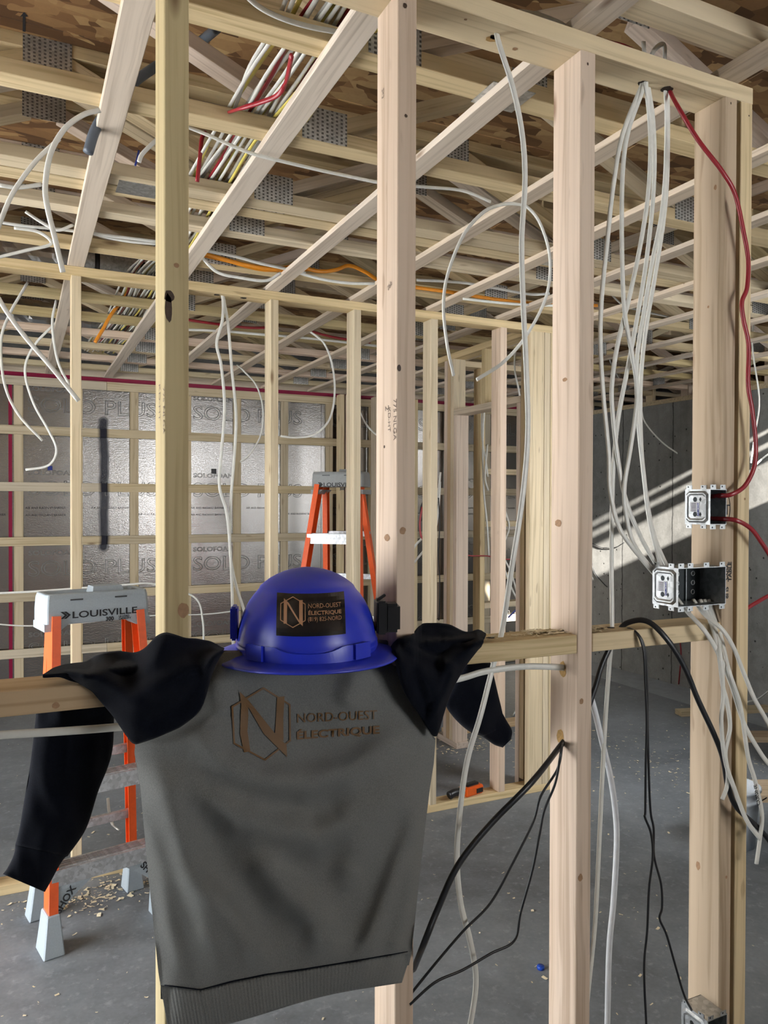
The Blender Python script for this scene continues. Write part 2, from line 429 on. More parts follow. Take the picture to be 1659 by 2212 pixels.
wr = empty('wall_right', (5.13, 3.05, 0)); struct(wr)
block('concrete_wall', (5.13, 2.9, 0), (5.33, 6.55, 2.443), CONC, wr)
block('sill_plate', (5.115, 3.05, 2.443), (5.255, 6.35, 2.481), W_YEL, wr)
block('light_stop_slab', (5.33, 2.9, 2.2), (6.7, 6.55, 2.3), CONC, wr)  # unseen slab added to stop outside light leaking up past the wall
block('rim_board', (6.6, -2.4, 2.3), (6.65, 6.55, ZO), OSB, wr)

# back wall: foil-faced boards, strapping both ways
wb = empty('wall_back', (-2.6, 6.325, 0)); struct(wb)
x = -2.48
while x < 6.6:
    block('insulation_board', (x + 0.0015, 6.325, 0.0), (x + 1.2185, 6.38, 2.46), FOIL, wb); x += 1.22
block('backing_wall', (-2.8, 6.38, 0), (6.7, 6.55, ZO), CONC, wb)
for k in range(-6, 14):
    X = 0.005 + 0.411 * k
    if X < 5.1: board('vertical_strap', (X, 6.315, 0.02), (X, 6.315, 2.45), 0.064, 0.019, (1, 0, 0), W_STRAP, wb)
for k in range(7):
    z = 2.463 - 0.409 * k if k else 2.46
    z = [2.458, 2.094, 1.674, 1.268, 0.855, 0.437, 0.04][k]
    for a, b in ((-2.55, 0.62), (0.622, 3.3), (3.302, 5.12)):
        board('horizontal_strap', (a, 6.296, z), (b, 6.296, z), 0.066, 0.019, (0, 0, 1), W_STRAP, wb)
block('red_tape', (-2.5, 6.322, 2.452), (5.12, 6.3265, 2.545), TAPE, wb)
block('red_tape', (-0.062, 6.3222, 0.0), (-0.038, 6.3262, 2.45), TAPE, wb)
block('ledger', (-2.6, 6.30, 2.525), (5.13, 6.33, 2.60), W_GRY, wb)
# printing on the foil
T_SMALL = text_mesh('SOLOFOAM', 0.048, outline=0.0013, width=0.33); T_BIG = text_mesh('SOLO PLUS', 0.158, outline=0.0018, width=0.93)
T_FINE = text_mesh('AIR AND RADIANT BARRIER', 0.022, spacing=1.0)
for pan in range(-1, 4):
    x0 = -0.04 + 1.22 * pan
    for z in (2.24, 1.612, 1.008, 0.395):
        o = link('board_print', T_BIG, INKG, wb, loc=(x0 + 0.11, 6.3242, z)); o.rotation_euler = (pi / 2, 0, 0); o.scale = (1, 1, 0.3)
        o = link('board_print', T_SMALL, INKG, wb, loc=(x0 + 0.11, 6.3243, z + 0.155)); o.rotation_euler = (pi / 2, 0, 0); o.scale = (1, 1, 0.3)
    for xx, z in ((0.09, 1.51), (0.55, 1.51), (0.09, 1.455), (0.9, 1.46)):
        o = link('board_print', T_FINE, INK, wb, loc=(x0 + xx, 6.3240, z)); o.rotation_euler = (pi / 2, 0, 0)
for (x, y, m, r_) in ((462, 1018, BLKP, 0.02), (108, 1011, C_NAVY, 0.016)):
    p = at(x, y, Y=6.322); block('fastener_cap', (p.x - r_, 6.318, p.z - r_), (p.x + r_, 6.325, p.z + r_), m, wb)
# red header tape seen beyond, and the concrete window post of the corner
for i, (X, Y, w) in enumerate(((2.53, 6.20, 0.038), (2.585, 6.20, 0.038), (2.86, 6.20, 0.038), (3.25, 6.2, 0.038), (3.66, 6.2, 0.038))):
    board('corner_stud', (X, Y, 0.0), (X, Y, 2.50), 0.038, 0.089, (1, 0, 0), (W_YEL, W_PNK, W_GRY)[i % 3], wb)

# ceiling: subfloor, straps, open-web trusses
ce = empty('ceiling', (0, 0, ZS)); struct(ce)
for ix in range(4):
    for iy in range(8):
        xa, xb, ya, yb = -2.8 + 2.44 * ix, -2.8 + 2.44 * (ix + 1), -2.5 + 1.22 * iy, -2.5 + 1.22 * (iy + 1)
        def cut(a, b, c, d):
            if b - a > 0.03 and d - c > 0.03: block('subfloor_panel', (a + 0.002, c + 0.002, ZO), (b - 0.002, d - 0.002, ZO + 0.018), OSB, ce)
        if ix >= 2 and ya < 2.93:        # roof left open over the unseen nook so the sun gets through
            cut(xa, min(xb, 3.0), ya, min(yb, 2.93)); cut(max(xa, 3.0), xb, ya, min(yb, -0.5)); cut(max(xa, 3.0), min(xb, 4.0), max(ya, 2.0), min(yb, 2.93)); cut(xa, xb, 2.93, yb)
            continue
        block('subfloor_panel', (xa + 0.002, ya + 0.002, ZO), (xb - 0.002, yb - 0.002, ZO + 0.018), OSB, ce)
for k in range(-6, 12):
    xr = 0.247 + 0.4145 * k; xm = xr - 0.0318
    if xm < 5.0: board('ceiling_strap', (xm, -2.2 if xm < 2.8 else 2.2 if xm < 3.9 else 3.06, ZS + 0.0095), (xm, 6.285, ZS + 0.0095), 0.0635, 0.019, (1, 0, 0), W_CEIL, ce)
TRUSS_Y = [0.32, 0.73, 1.14, 1.54, 1.973, 2.437, 2.524, 2.76, 3.17, 3.58, 3.99, 4.40, 4.81, 5.22, 5.63, 6.04]
CH = 0.066
BJ = [0.757 + 1.355 * k for k in range(-2, 5)]; TJ = [0.08 + 1.355 * k for k in range(-2, 5)]
for ti, y0 in enumerate(TRUSS_Y):
    w = 0.078 if ti in (5, 6) else CH
    yc = y0 + w / 2; x0, x1 = (-2.55, 6.55) if y0 > 3.0 else (-2.55, 4.05) if y0 > 2.2 else (-2.55, 2.8)
    tr = empty('floor_truss', (0, yc, ZC), parent=ce)
    wm = lambda: WOODS[RNG.randrange(len(WOODS))] if y0 > 2.2 else (W_YEL, W_BRN, W_PNK, W_YEL)[RNG.randrange(4)]
    board('bottom_chord', (x0, yc, ZC + 0.019), (x1, yc, ZC + 0.019), w, 0.038, (0, 1, 0), wm(), tr)
    board('top_chord', (x0, yc, ZO - 0.019), (x1, yc, ZO - 0.019), w, 0.038, (0, 1, 0), wm(), tr)
    nodes = sorted([(X, 0) for X in BJ] + [(X, 1) for X in TJ])
    for (xa, ka), (xb, kb) in zip(nodes, nodes[1:]):
        if xa < x0 or xb > x1: continue
        sx = 0.045
        za, zb = (ZC + 0.052, ZO - 0.052) if ka == 0 else (ZO - 0.052, ZC + 0.052)
        board('web', (xa + sx, yc, za), (xb - sx, yc, zb), w - 0.004, 0.038, (0, 1, 0), wm(), tr)
    for (X, k) in nodes:
        if x0 < X < x1:
            zc = ZC + 0.046 if k == 0 else ZO - 0.045
            board('nail_plate', (X - 0.065, y0 - 0.0012, zc), (X + 0.065, y0 - 0.0012, zc), 0.0016, 0.088, (0, 1, 0), PLATE, tr, 0)
    if y0 > 3.0:
        board('end_post', (5.17, yc, ZC - 0.058), (5.17, yc, ZO), 0.089, 0.038, (0, 1, 0), (W_PNK, W_YEL)[ti % 2], tr)
for X, Y in ((0.34, 2.52), (1.06, 1.565), (2.0, 2.53)):   # plates nailed under the doubled chords
    board('nail_plate', (X - 0.06, Y, ZC - 0.0008), (X + 0.06, Y, ZC - 0.0008), 0.10, 0.0016, (0, 1, 0), GALV, ce, 0)
# printed arrow on the subfloor
bm = bmesh.new()
def flat_poly(bm, pts, n=None):
    f = bm.faces.new([bm.verts.new(p) for p in pts]); return f
q = [at(*p, Z=ZO - 0.001) for p in ((49, 68), (49, 36), (43, 36), (52, 26), (61, 36), (55, 36), (55, 69))]
flat_poly(bm, q); link('printed_arrow', bm_mesh('printed_arrow', bm), INK, ce)

# ------------------------------------------------------------------ the near stud wall
YA = 1.25; YAc = YA + 0.0445
wn = empty('wall_near', (0, YA, 0)); struct(wn)
S0 = 0.2098
STUDX = [S0 - 0.4124, S0, S0 + 0.4105, S0 + 0.826, S0 + 1.2385, S0 + 1.2385 + 0.0505]
for i, X in enumerate(STUDX):
    m = (W_YEL, W_GRN, W_PNK, W_PNK, W_BRN, W_YEL)[i]
    board('stud', (X + 0.019, YAc, 0.038), (X + 0.019, YAc, ZP), 0.089, 0.038, (0, 1, 0), m, wn)
board('spacer_stud', (STUDX[4] + 0.0445, YAc + 0.014, 0.038), (STUDX[4] + 0.0445, YAc + 0.014, ZP), 0.06, 0.011, (0, 1, 0), W_BRN, wn)
board('top_plate', (-1.6, YAc, ZP + 0.019), (STUDX[5] + 0.0395, YAc, ZP + 0.019), 0.089, 0.038, (0, 1, 0), W_YEL, wn)
board('bottom_plate', (-1.6, YAc, 0.019), (STUDX[5] + 0.0395, YAc, 0.019), 0.089, 0.038, (0, 1, 0), W_YEL, wn)
board('stud', (-0.6, YAc, 0.038), (-0.6, YAc, ZP), 0.089, 0.038, (0, 1, 0), W_PNK, wn)
ZB = 1.264
for i, (a, b, dz, m) in enumerate(((STUDX[0] + 0.038, STUDX[1], -0.002, W_BRN), (STUDX[1] + 0.038, STUDX[2], 0.0, W_YEL), (STUDX[2] + 0.038, STUDX[3], 0.006, W_YEL), (STUDX[3] + 0.038, STUDX[4], 0.006, W_YEL))):
    board('blocking', (a + 0.001, YAc, ZB + dz), (b - 0.001, YAc, ZB + dz), 0.089, 0.038, (0, 1, 0), m, wn)
board('blocking', (-0.58, YAc, ZB), (STUDX[0] - 0.001, YAc, ZB), 0.089, 0.038, (0, 1, 0), W_BRN, wn)

# knots, drilled holes, nails on the near framing: small inlaid shapes
def disc(name, c, u, v, ru, rv, mat, parent, n=14, wob=0.12, lift=None):
    c = Vector(c); u = Vector(u); v = Vector(v); pts = []
    for k in range(n):
        a = 2 * pi * k / n; r = 1 + wob * (RNG.random() - 0.5) * 2
        pts.append(c + u * (ru * r * cos(a)) + v * (rv * r * sin(a)))
    me = raw_mesh(name, [p - c for p in pts], [tuple(range(n))]); return link(name, me, mat, parent, loc=c)
UX, UY, UZ = Vector((1, 0, 0)), Vector((0, 1, 0)), Vector((0, 0, 1))
KNOT = plain('knot_brown', (0.33, 0.19, 0.10), 0.7, 0, 0.2, 120, None, 0.4); KNOTD = plain('knot_dark', (0.05, 0.025, 0.012), 0.6, 0, 0.4, 150, None, 0.5)
HOLE = plain('drilled_hole', (0.42, 0.25, 0.09), 0.9, 0, 0.5, 200, None, 0.4); HOLED = plain('hole_dark', (0.03, 0.018, 0.01), 0.9)
fr = lambda x, y: at(x, y, Y=YA - 0.0006)
for (x, y, ru, rv, m) in ((364, 665, 0.006, 0.022, KNOTD), (366, 640, 0.008, 0.010, KNOTD), (381, 573, 0.004, 0.004, KNOT), (395, 1318, 0.009, 0.012, KNOT), (870, 1146, 0.006, 0.007, KNOT),
                          (1256, 1515, 0.005, 0.006, KNOT), (1254, 1896, 0.006, 0.008, KNOT), (1609, 1078, 0.003, 0.003, KNOT), (1569, 1895, 0.003, 0.004, KNOT), (121, 1524, 0.005, 0.005, KNOT),
                          (862, 795, 0.004, 0.006, KNOTD), (877, 250, 0.003, 0.003, KNOTD), (1270, 138, 0.002, 0.003, KNOTD), (1579, 223, 0.002, 0.003, KNOTD), (1618, 250, 0.002, 0.002, KNOTD), (875, 12, 0.004, 0.005, KNOTD)):
    disc('knot', fr(x, y), UX, UZ, ru, rv, m, wn)
for (x, y, i, rv, rz, m) in ((836, 1162, 2, 0.012, 0.007, KNOT), (1206, 1130, 3, 0.011, 0.008, KNOT), (1220, 820, 3, 0.008, 0.004, KNOT), (1215, 1445, 3, 0.012, 0.017, HOLE), (1210, 1592, 3, 0.012, 0.016, HOLE), (1216, 1604, 3, 0.005, 0.006, HOLED),
                             (1508, 1870, 4, 0.006, 0.010, KNOT), (1545, 405, 4, 0.004, 0.006, KNOT), (1530, 663, 4, 0.003, 0.003, KNOT), (830, 965, 2, 0.003, 0.003, KNOTD)):
    disc('knot' if m is not HOLE and m is not HOLED else 'drilled_hole', at(x, y, X=STUDX[i] - 0.0006), UY, UZ, rv, rz, m, wn)
for (x, y, r, m) in ((1062, 84, 0.011, HOLE), (1068, 80, 0.008, HOLED), (1388, 180, 0.010, HOLED), (1440, 193, 0.013, HOLED), (1006, 42, 0.003, KNOT), (1112, 106, 0.005, KNOT)):
    disc('drilled_hole', at(x, y, Z=ZP - 0.0006), UX, UY, r * 1.1, r, m, wn)
for (X, m, r) in ((0.853, HOLED, 0.009), (1.13, HOLED, 0.013), (1.16, HOLED, 0.011)):
    disc('drilled_hole', (X, YAc, ZB + 0.0255), UX, UY, r, r, m, wn)
# grade stamps and carpenter's writing
def wall_text(body, size, p, xdir, ydir, mat, parent, name='grade_stamp', bold=0.0, width=None, spacing=1.0):
    me = text_mesh(body, size, bold, spacing, width=width); o = link(name, me, mat)
    x = Vector(xdir).normalized(); y = Vector(ydir).normalized(); z = x.cross(y)
    o.rotation_mode = 'QUATERNION'; o.rotation_quaternion = Matrix((x, y, z)).transposed().to_quaternion(); o.location = p
    if parent is not None: o.parent = parent; o.location = o.location - base_of(parent)
    return o
STAMP = plain('stamp_ink', (0.20, 0.15, 0.12), 0.8)
XL = STUDX[2] - 0.0006
wall_text('775 NLGA', 0.017, at(850, 862, X=XL), (0, 0, -1), (0, -1, 0), STAMP, wn)
wall_text('2', 0.022, at(832, 876, X=XL), (0, 0, -1), (0, -1, 0), STAMP, wn)
wall_text('KD-HT', 0.015, at(838, 880, X=XL), (0, 0, -1), (0, -1, 0), STAMP, wn)
wall_text('SPF', 0.014, at(836, 620, X=XL), (0, -1, 0.5), (0, -0.5, -1), STAMP, wn)
wall_text('2x3', 0.013, at(829, 188, X=XL), (0, 0, -1), (0, 1, 0), STAMP, wn)
wall_text('KD-HT', 0.02, at(343, 830, X=S0 - 0.0006), (0, 0, -1), (0, -1, 0), STAMP, wn)
wall_text('775 NLGA', 0.017, at(352, 836, X=S0 - 0.0006), (0, 0, -1), (0, -1, 0), STAMP, wn)
XM = STUDX[4]
wall_text('T', 0.034, fr(1563, 1112) + Vector((0, -0.001, 0)), (1, 0, 0), (0, 0, 1), INK, wn, 'pencil_letter')
wall_text('SUR', 0.016, fr(1566, 1268), (0, 0, -1), (1, 0, 0), INK, wn, 'pencil_letter', 0.0006)
wall_text('CUIS.', 0.016, fr(1572, 1253), (0, 0, 1), (-1, 0, 0), INK, wn, 'pencil_letter', 0.0006)
wall_text('TABLE', 0.016, fr(1580, 1256), (0, 0, 1), (-1, 0, 0), INK, wn, 'pencil_letter', 0.0006)
ring = [fr(1570, 1098) + Vector((0.0105 * cos(a), -0.0004, 0.029 * sin(a))) for a in [2 * pi * k / 16 for k in range(17)]]
link('pencil_ring', sweep(ring, 0.0006, seg=3, n=6), INK, wn)

# ------------------------------------------------------------------ middle stud wall and the doorway partition behind it
YB = 3.38; YBc = YB + 0.0445
wm_ = empty('wall_middle', (0, YB, 0)); struct(wm_)
for i, X in enumerate((-1.02, -0.61, -0.195, 0.1975, 0.62, 1.036, 1.447, 1.869, 2.284, 2.566, 2.606)):
    board('stud', (X + 0.019, YBc, 0.038), (X + 0.019, YBc, ZP), 0.089, 0.038, (0, 1, 0), (W_YEL, W_PNK, W_YEL, W_YEL, W_YEL, W_YEL, W_YEL, W_YEL, W_PNK, W_YEL, W_YEL)[i], wm_)
board('flat_stud', (2.519, YB + 0.019, 0.038), (2.519, YB + 0.019, ZP), 0.089, 0.038, (1, 0, 0), W_YEL, wm_)
for z in (0.019, ZP + 0.019):
    board('top_plate' if z > 1 else 'bottom_plate', (-2.5, YBc, z), (2.66, YBc, z), 0.089, 0.038, (0, 1, 0), W_YEL, wm_)
for X in (0.80, 0.92): disc('drilled_hole', (X, YBc - 0.01, ZP - 0.0006), UX, UY, 0.014, 0.014, HOLED, wm_)

wd = empty('wall_doorway', (2.56, 3.5, 0)); struct(wd); XD = 2.555
for i, (Y, z0, z1) in enumerate(((3.50, 0.038, ZP), (3.54, 0.0, 2.12), (4.225, 0.038, 2.12), (4.265, 0.038, ZP), (4.305, 0.038, ZP), (4.345, 0.038, ZP))):
    board('stud', (XD, Y, z0), (XD, Y, z1), 0.089, 0.038, (1, 0, 0), (W_YEL, W_PNK, W_PNK, W_YEL, W_BRN, W_PNK)[i], wd)
board('door_header', (XD, 3.52, 2.139), (XD, 4.245, 2.139), 0.089, 0.038, (1, 0, 0), W_GRY, wd)
board('cripple_stud', (XD, 3.9, 2.158), (XD, 3.9, ZP), 0.089, 0.038, (1, 0, 0), W_YEL, wd)
board('top_plate', (XD, 3.47, ZP + 0.019), (XD, 4.54, ZP + 0.019), 0.089, 0.038, (1, 0, 0), W_YEL, wd)
board('bottom_plate', (XD, 4.19, 0.019), (XD, 4.45, 0.019), 0.089, 0.038, (1, 0, 0), W_PNK, wd)
we = empty('wall_far', (2.6, 4.45, 0)); struct(we)
for i, X in enumerate((2.62, 2.845, 3.255, 3.62, 3.66)):
    board('stud', (X + 0.019, 4.4945, 0.038), (X + 0.019, 4.4945, ZP), 0.089, 0.038, (0, 1, 0), (W_BRN, W_YEL, W_BRN, W_PNK, W_PNK)[i], we)
board('top_plate', (2.6, 4.4945, ZP + 0.019), (3.7, 4.4945, ZP + 0.019), 0.089, 0.038, (0, 1, 0), W_YEL, we)
board('bottom_plate', (2.6, 4.4945, 0.019), (3.7, 4.4945, 0.019), 0.089, 0.038, (0, 1, 0), W_BRN, we)
for X, z in ((3.06, 1.42), (3.06, 0.86), (3.06, 1.78)):
    board('blocking', (2.884, 4.4945, z), (3.254, 4.4945, z), 0.089, 0.038, (0, 1, 0), W_YEL, we)

# ------------------------------------------------------------------ cables
def cab(label, pts, Y, rx, mat, ry=None, name='electrical_cable', group=None, lobes=0.25, cat='cable', n=10, seg=8):
    """pts: pixels on a plane of depth Y (or their own depth as the third number)"""
    def pt(p):
        d = p[2] if len(p) > 2 else Y
        return at(p[0], p[1], **({d[0]: d[1]} if isinstance(d, tuple) else {'Y': d}))
    W = [pt(p) for p in pts]
    o = link(name, sweep(W, rx, ry or rx * 0.62, n, seg, lobes), mat)
    tag(o, label, cat, group); return o
HB = 'house wiring cables'
NEARG = 'cables dropping from the near top plate'
cab('white cable dropping alone from top plate hole, then through blocking to the floor', [(1071, 60, 1.294), (1078, 95), (1108, 190), (1128, 290), (1134, 390), (1127, 520), (1130, 650), (1137, 800), (1140, 940), (1128, 1080), (1105, 1230), (1084, 1365, 1.294), (1062, 1450, 1.294), (1038, 1545), (1010, 1640), (995, 1740), (987, 1850), (995, 1950), (1015, 2030), (1028, 2110), (1020, 2190), (1000, 2290), (985, 2420)], 1.275, 0.0062, C_WHITE, group=NEARG)
TB = 1.335
fan = [
    ('outermost white cable of the fan hanging over to the triple box', [(1390, 165, 1.294), (1384, 190, 1.294), (1345, 290), (1325, 400), (1312, 520), (1300, 640), (1297, 740), (1303, 850), (1315, 980), (1318, 1060), (1338, 1140), (1380, 1200), (1418, 1245, TB), (1432, 1262, TB)]),
    ('white cable second in the fan, swinging wide above the triple box', [(1393, 165, 1.29), (1388, 195, 1.29), (1358, 280), (1346, 360), (1343, 470), (1345, 600), (1350, 680), (1366, 770), (1376, 840), (1372, 900), (1360, 980), (1349, 1050), (1352, 1110), (1372, 1180), (1422, 1245, TB), (1436, 1262, TB)]),
    ('white cable of the fan bowing out to its widest at mid height', [(1396, 165, 1.286), (1396, 190, 1.286), (1403, 260), (1405, 330), (1400, 420), (1385, 520), (1360, 640), (1335, 740), (1322, 830), (1324, 900), (1336, 1000), (1352, 1080), (1384, 1160), (1430, 1240, TB), (1444, 1262, TB)]),
    ('white cable of the fan running straight down through the blocking', [(1398, 165, 1.30), (1401, 190, 1.30), (1411, 260), (1414, 350), (1409, 450), (1394, 580), (1374, 700), (1355, 800), (1336, 900), (1326, 1000), (1322, 1100), (1321, 1230), (1322, 1362, 1.30), (1316, 1440, 1.30), (1308, 1550), (1300, 1700), (1293, 1850), (1285, 2000), (1270, 2150), (1258, 2300), (1250, 2420)]),
    ('white cable from the second plate hole, crossing behind the fan', [(1437, 172, 1.294), (1438, 200, 1.294), (1440, 270), (1437, 380), (1428, 470), (1410, 560), (1390, 680), (1376, 780), (1378, 900), (1390, 1020), (1402, 1120), (1424, 1210), (1440, 1250, TB)]),
    ('white cable from the second plate hole, last of the fan beside the stud', [(1441, 172, 1.300), (1442, 200, 1.30), (1443, 280), (1441, 390), (1433, 480), (1416, 590), (1394, 720), (1384, 830), (1385, 960), (1396, 1070), (1414, 1160), (1448, 1240, TB)]),
]
for i, (lb, p) in enumerate(fan):
    cab(lb, p, 1.288 + 0.006 * i, 0.0056, C_WHITE, group=NEARG)
cab('dark red cable drooping over the last studs into the single box', [(1444, 172, 1.294), (1447, 196, 1.29), (1470, 240, 1.26), (1510, 305, 1.24), (1560, 370), (1588, 420), (1606, 500), (1616, 560), (1614, 620), (1603, 652), (1606, 690), (1617, 745), (1616, 830), (1624, 880), (1632, 950), (1630, 1005), (1610, 1048), (1580, 1068), (1550, 1071, 1.25), (1530, 1073, 1.28)], 1.225, 0.0052, C_RED, 0.0046, group='red cables')
cab('red cable leaving the bottom of the single box toward the frame edge', [(1528, 1120, 1.28), (1555, 1121, 1.25), (1590, 1124), (1622, 1142), (1645, 1172), (1664, 1202), (1690, 1250), (1720, 1330)], 1.22, 0.0052, C_RED, 0.0046, group='red cables')
cab('red cable climbing from behind the doubled stud to the frame edge', [(1578, 1655, 1.36), (1589, 1610), (1592, 1560), (1584, 1500), (1570, 1430), (1562, 1380), (1572, 1352), (1606, 1320), (1640, 1298), (1670, 1282), (1710, 1265)], 1.37, 0.0052, C_RED, 0.0046, group='red cables')
cab('thick black cable looping up over the blocking and down across the last stud', [(893, 2095, 1.30), (915, 2040), (945, 1965), (990, 1868), (1060, 1780), (1150, 1688), (1216, 1604, 1.294), (1262, 1545, 1.294), (1284, 1490, 1.294), (1303, 1430, 1.294), (1338, 1362, 1.294), (1362, 1343, 1.28), (1400, 1343, 1.25), (1440, 1380, 1.225), (1478, 1440), (1508, 1512), (1545, 1592), (1562, 1640), (1573, 1700), (1592, 1745), (1640, 1790), (1670, 1830), (1700, 1900)], 1.22, 0.0062, C_BLK, 0.0056, group='black wires')
cab('thin black wire hanging from the blocking straight to the floor', [(1343, 1364, 1.294), (1358, 1358, 1.27), (1376, 1368, 1.245), (1390, 1405), (1394, 1480), (1397, 1560), (1395, 1650), (1394, 1750), (1393, 1765), (1406, 1800), (1410, 1850), (1402, 1920), (1398, 2010), (1392, 2070), (1392, 2130), (1396, 2212), (1400, 2330), (1404, 2420)], 1.235, 0.0026, C_BLK, 0.0024, group='black wires')
cab('thin black wire hanging from the blocking to the low corner box', [(1346, 1364, 1.294), (1362, 1360, 1.27), (1380, 1372, 1.245), (1393, 1405), (1398, 1480), (1399, 1560), (1401, 1650), (1405, 1750), (1412, 1790), (1413, 1850), (1428, 1910), (1430, 1960), (1425, 1985), (1440, 2020), (1460, 2090), (1478, 2150), (1494, 2182, 1.255)], 1.238, 0.0026, C_BLK, 0.0024, group='black wires')
cab('thin black wire below the stud hole, kinked sharply near the bottom', [(1216, 1604, 1.294), (1212, 1622), (1200, 1690), (1176, 1750), (1166, 1800), (1150, 1880), (1125, 1970), (1111, 2032), (1060, 2060), (1000, 2095), (940, 2122), (885, 2170)], 1.25, 0.0026, C_BLK, 0.0024, group='black wires')
cab('thin black wire below the stud hole, running straight down to the sweatshirt', [(1217, 1603, 1.294), (1214, 1615), (1204, 1662), (1168, 1720), (1152, 1775), (1110, 1860), (1060, 1950), (1000, 2012), (940, 2082), (885, 2150)], 1.26, 0.0026, C_BLK, 0.0024, group='black wires')
OUT = 'cables spilling from the triple box'
spill = [
    ('white cable from the triple box bowing farthest along the frame edge', [(1497, 1295, 1.28), (1520, 1325, 1.25), (1560, 1360), (1585, 1400), (1607, 1455), (1630, 1510), (1660, 1565), (1690, 1640)], C_WHITE),
    ('white cable from the triple box sweeping across the last studs', [(1462, 1292, 1.28), (1485, 1322, 1.25), (1520, 1360), (1548, 1405), (1578, 1475), (1606, 1560), (1640, 1622), (1665, 1655), (1700, 1690)], C_WHITE),
    ('white cable from the triple box ending in a cut tip before the stud', [(1512, 1295, 1.28), (1535, 1345, 1.25), (1552, 1410), (1561, 1480), (1570, 1515), (1577, 1570), (1567, 1625), (1572, 1670), (1570, 1700), (1560, 1727)], C_WHITE),
    ('white cable from the triple box with black marker lettering, reaching lowest', [(1530, 1295, 1.28), (1556, 1370, 1.25), (1575, 1450), (1598, 1520), (1609, 1590), (1617, 1640), (1632, 1690), (1646, 1760), (1641, 1815), (1634, 1866)], C_WHITE),
    ('white cable from the triple box with its cut end over the bucket', [(1521, 1295, 1.28), (1543, 1350, 1.25), (1557, 1420), (1562, 1500), (1558, 1560), (1566, 1640), (1585, 1700), (1612, 1770), (1642, 1812)], C_WHITE),
]
for i, (lb, p, m) in enumerate(spill):
    c = cab(lb, p, 1.222 - 0.004 * i, 0.0056, m, group=OUT)
    if i == 3:
        wall_text('CUISINE', 0.014, at(1642, 1738, Y=1.203), (-0.25, 0, 1), (-1, 0, -0.25), INK, c, 'marker_lettering', 0.0003)
cab('translucent white tube hanging beside the stud down to the floor', [(1262, 1470, 1.31), (1280, 1518), (1300, 1600), (1319, 1680), (1330, 1760), (1332, 1830), (1325, 1950), (1316, 2050), (1312, 2212), (1308, 2350), (1300, 2440)], 1.31, 0.0068, C_CLR, 0.006, name='clear_tube', cat='tube', lobes=0.0)
cab('grey white cable running level through the studs behind the sweatshirt', [(-200, 1605), (0, 1588), (130, 1580), (262, 1570), (420, 1555), (650, 1522), (860, 1490), (985, 1468), (1050, 1450), (1130, 1440), (1200, 1441), (1226, 1444)], 1.294, 0.0066, C_WHITE, 0.005)
# hanging loops further in
cab('white cable loop slung over a ceiling strap between two near studs', [(980, 811, 2.1), (966, 745), (958, 660), (968, 590), (1000, 510), (1040, 462), (1075, 444), (1110, 440), (1142, 450), (1170, 490), (1188, 560), (1180, 640), (1140, 720), (1090, 780), (1030, 820, 2.0)], 2.05, 0.0056, C_WHITE, group='hanging cable loops')
cab('white cable arching from the first strap to a cut end at the middle plate', [(216, 238), (180, 248), (140, 278), (110, 330), (98, 400), (103, 450), (120, 520), (136, 588)], 1.95, 0.0062, C_WHITE, group='hanging cable loops')
cab('white cable loop swinging past the frame edge, ending at a middle stud', [(128, 300), (80, 345), (35, 405), (8, 460), (-15, 530), (-20, 600), (0, 650), (50, 722), (110, 792), (170, 866)], 2.15, 0.0058, C_WHITE, group='hanging cable loops')
cab('thin white cable hanging by the red tape, cut end over the foil', [(60, 610), (20, 680), (2, 740), (10, 830), (40, 895), (92, 952)], 3.9, 0.0062, C_WHITE, group='hanging cable loops')
cab('thin white cable curling round in front of the foil, tagged at its end', [(128, 690), (75, 745), (54, 800), (72, 870), (105, 930), (122, 972), (105, 1005), (55, 1015)], 4.6, 0.0065, C_WHITE, group='hanging cable loops')
cab('thin white cable dropping along the first strap to a middle stud', [(122, 648), (113, 700), (125, 780), (150, 832)], 4.2, 0.0065, C_WHITE, group='hanging cable loops')
cab('white cable hanging from the middle plate hole, kinked outward near the top', [(478, 628, 3.42), (482, 655, 3.42), (480, 695), (468, 742), (478, 790), (485, 880), (478, 980), (474, 1050), (490, 1110), (498, 1200), (502, 1300), (504, 1420), (506, 1520)], 3.41, 0.0068, C_WHITE, group='cables from the middle plate')
cab('white cable hanging from the middle plate hole, smooth and bowed', [(481, 628, 3.43), (485, 655, 3.43), (493, 705), (501, 800), (510, 900), (505, 1000), (499, 1080), (497, 1190), (510, 1265), (530, 1330), (545, 1420)], 3.42, 0.0068, C_WHITE, group='cables from the middle plate')
cab('white cable ring hanging beyond the middle wall toward the far corner', [(668, 715), (700, 742), (718, 790), (723, 850), (712, 905), (680, 938), (640, 945), (606, 942)], 4.1, 0.0062, C_WHITE, group='hanging cable loops')
cab('thin dim cable arc hanging before the bright foil', [(512, 788, ('Z', 2.522)), (527, 802), (555, 835), (568, 885), (563, 940), (540, 980), (519, 998)], 5.2, 0.006, C_WHITE, group='hanging cable loops')
cab('short white cable curve between the middle stud and the near stud', [(770, 872, 3.43), (790, 915), (812, 938), (830, 945)], 4.4, 0.0065, C_WHITE, group='hanging cable loops')
cab('white cable strung slack along the back wall behind the ladder', [(-40, 1283), (66, 1278), (180, 1270), (270, 1263), (335, 1262), (420, 1290), (438, 1340), (440, 1400)], 5.6, 0.0075, C_WHITE, group='back wall cables')
cab('thin white cable strung low on the back wall', [(-40, 1345), (60, 1352), (180, 1345), (300, 1331), (440, 1327), (520, 1318)], 5.9, 0.005, C_WHITE, group='back wall cables')
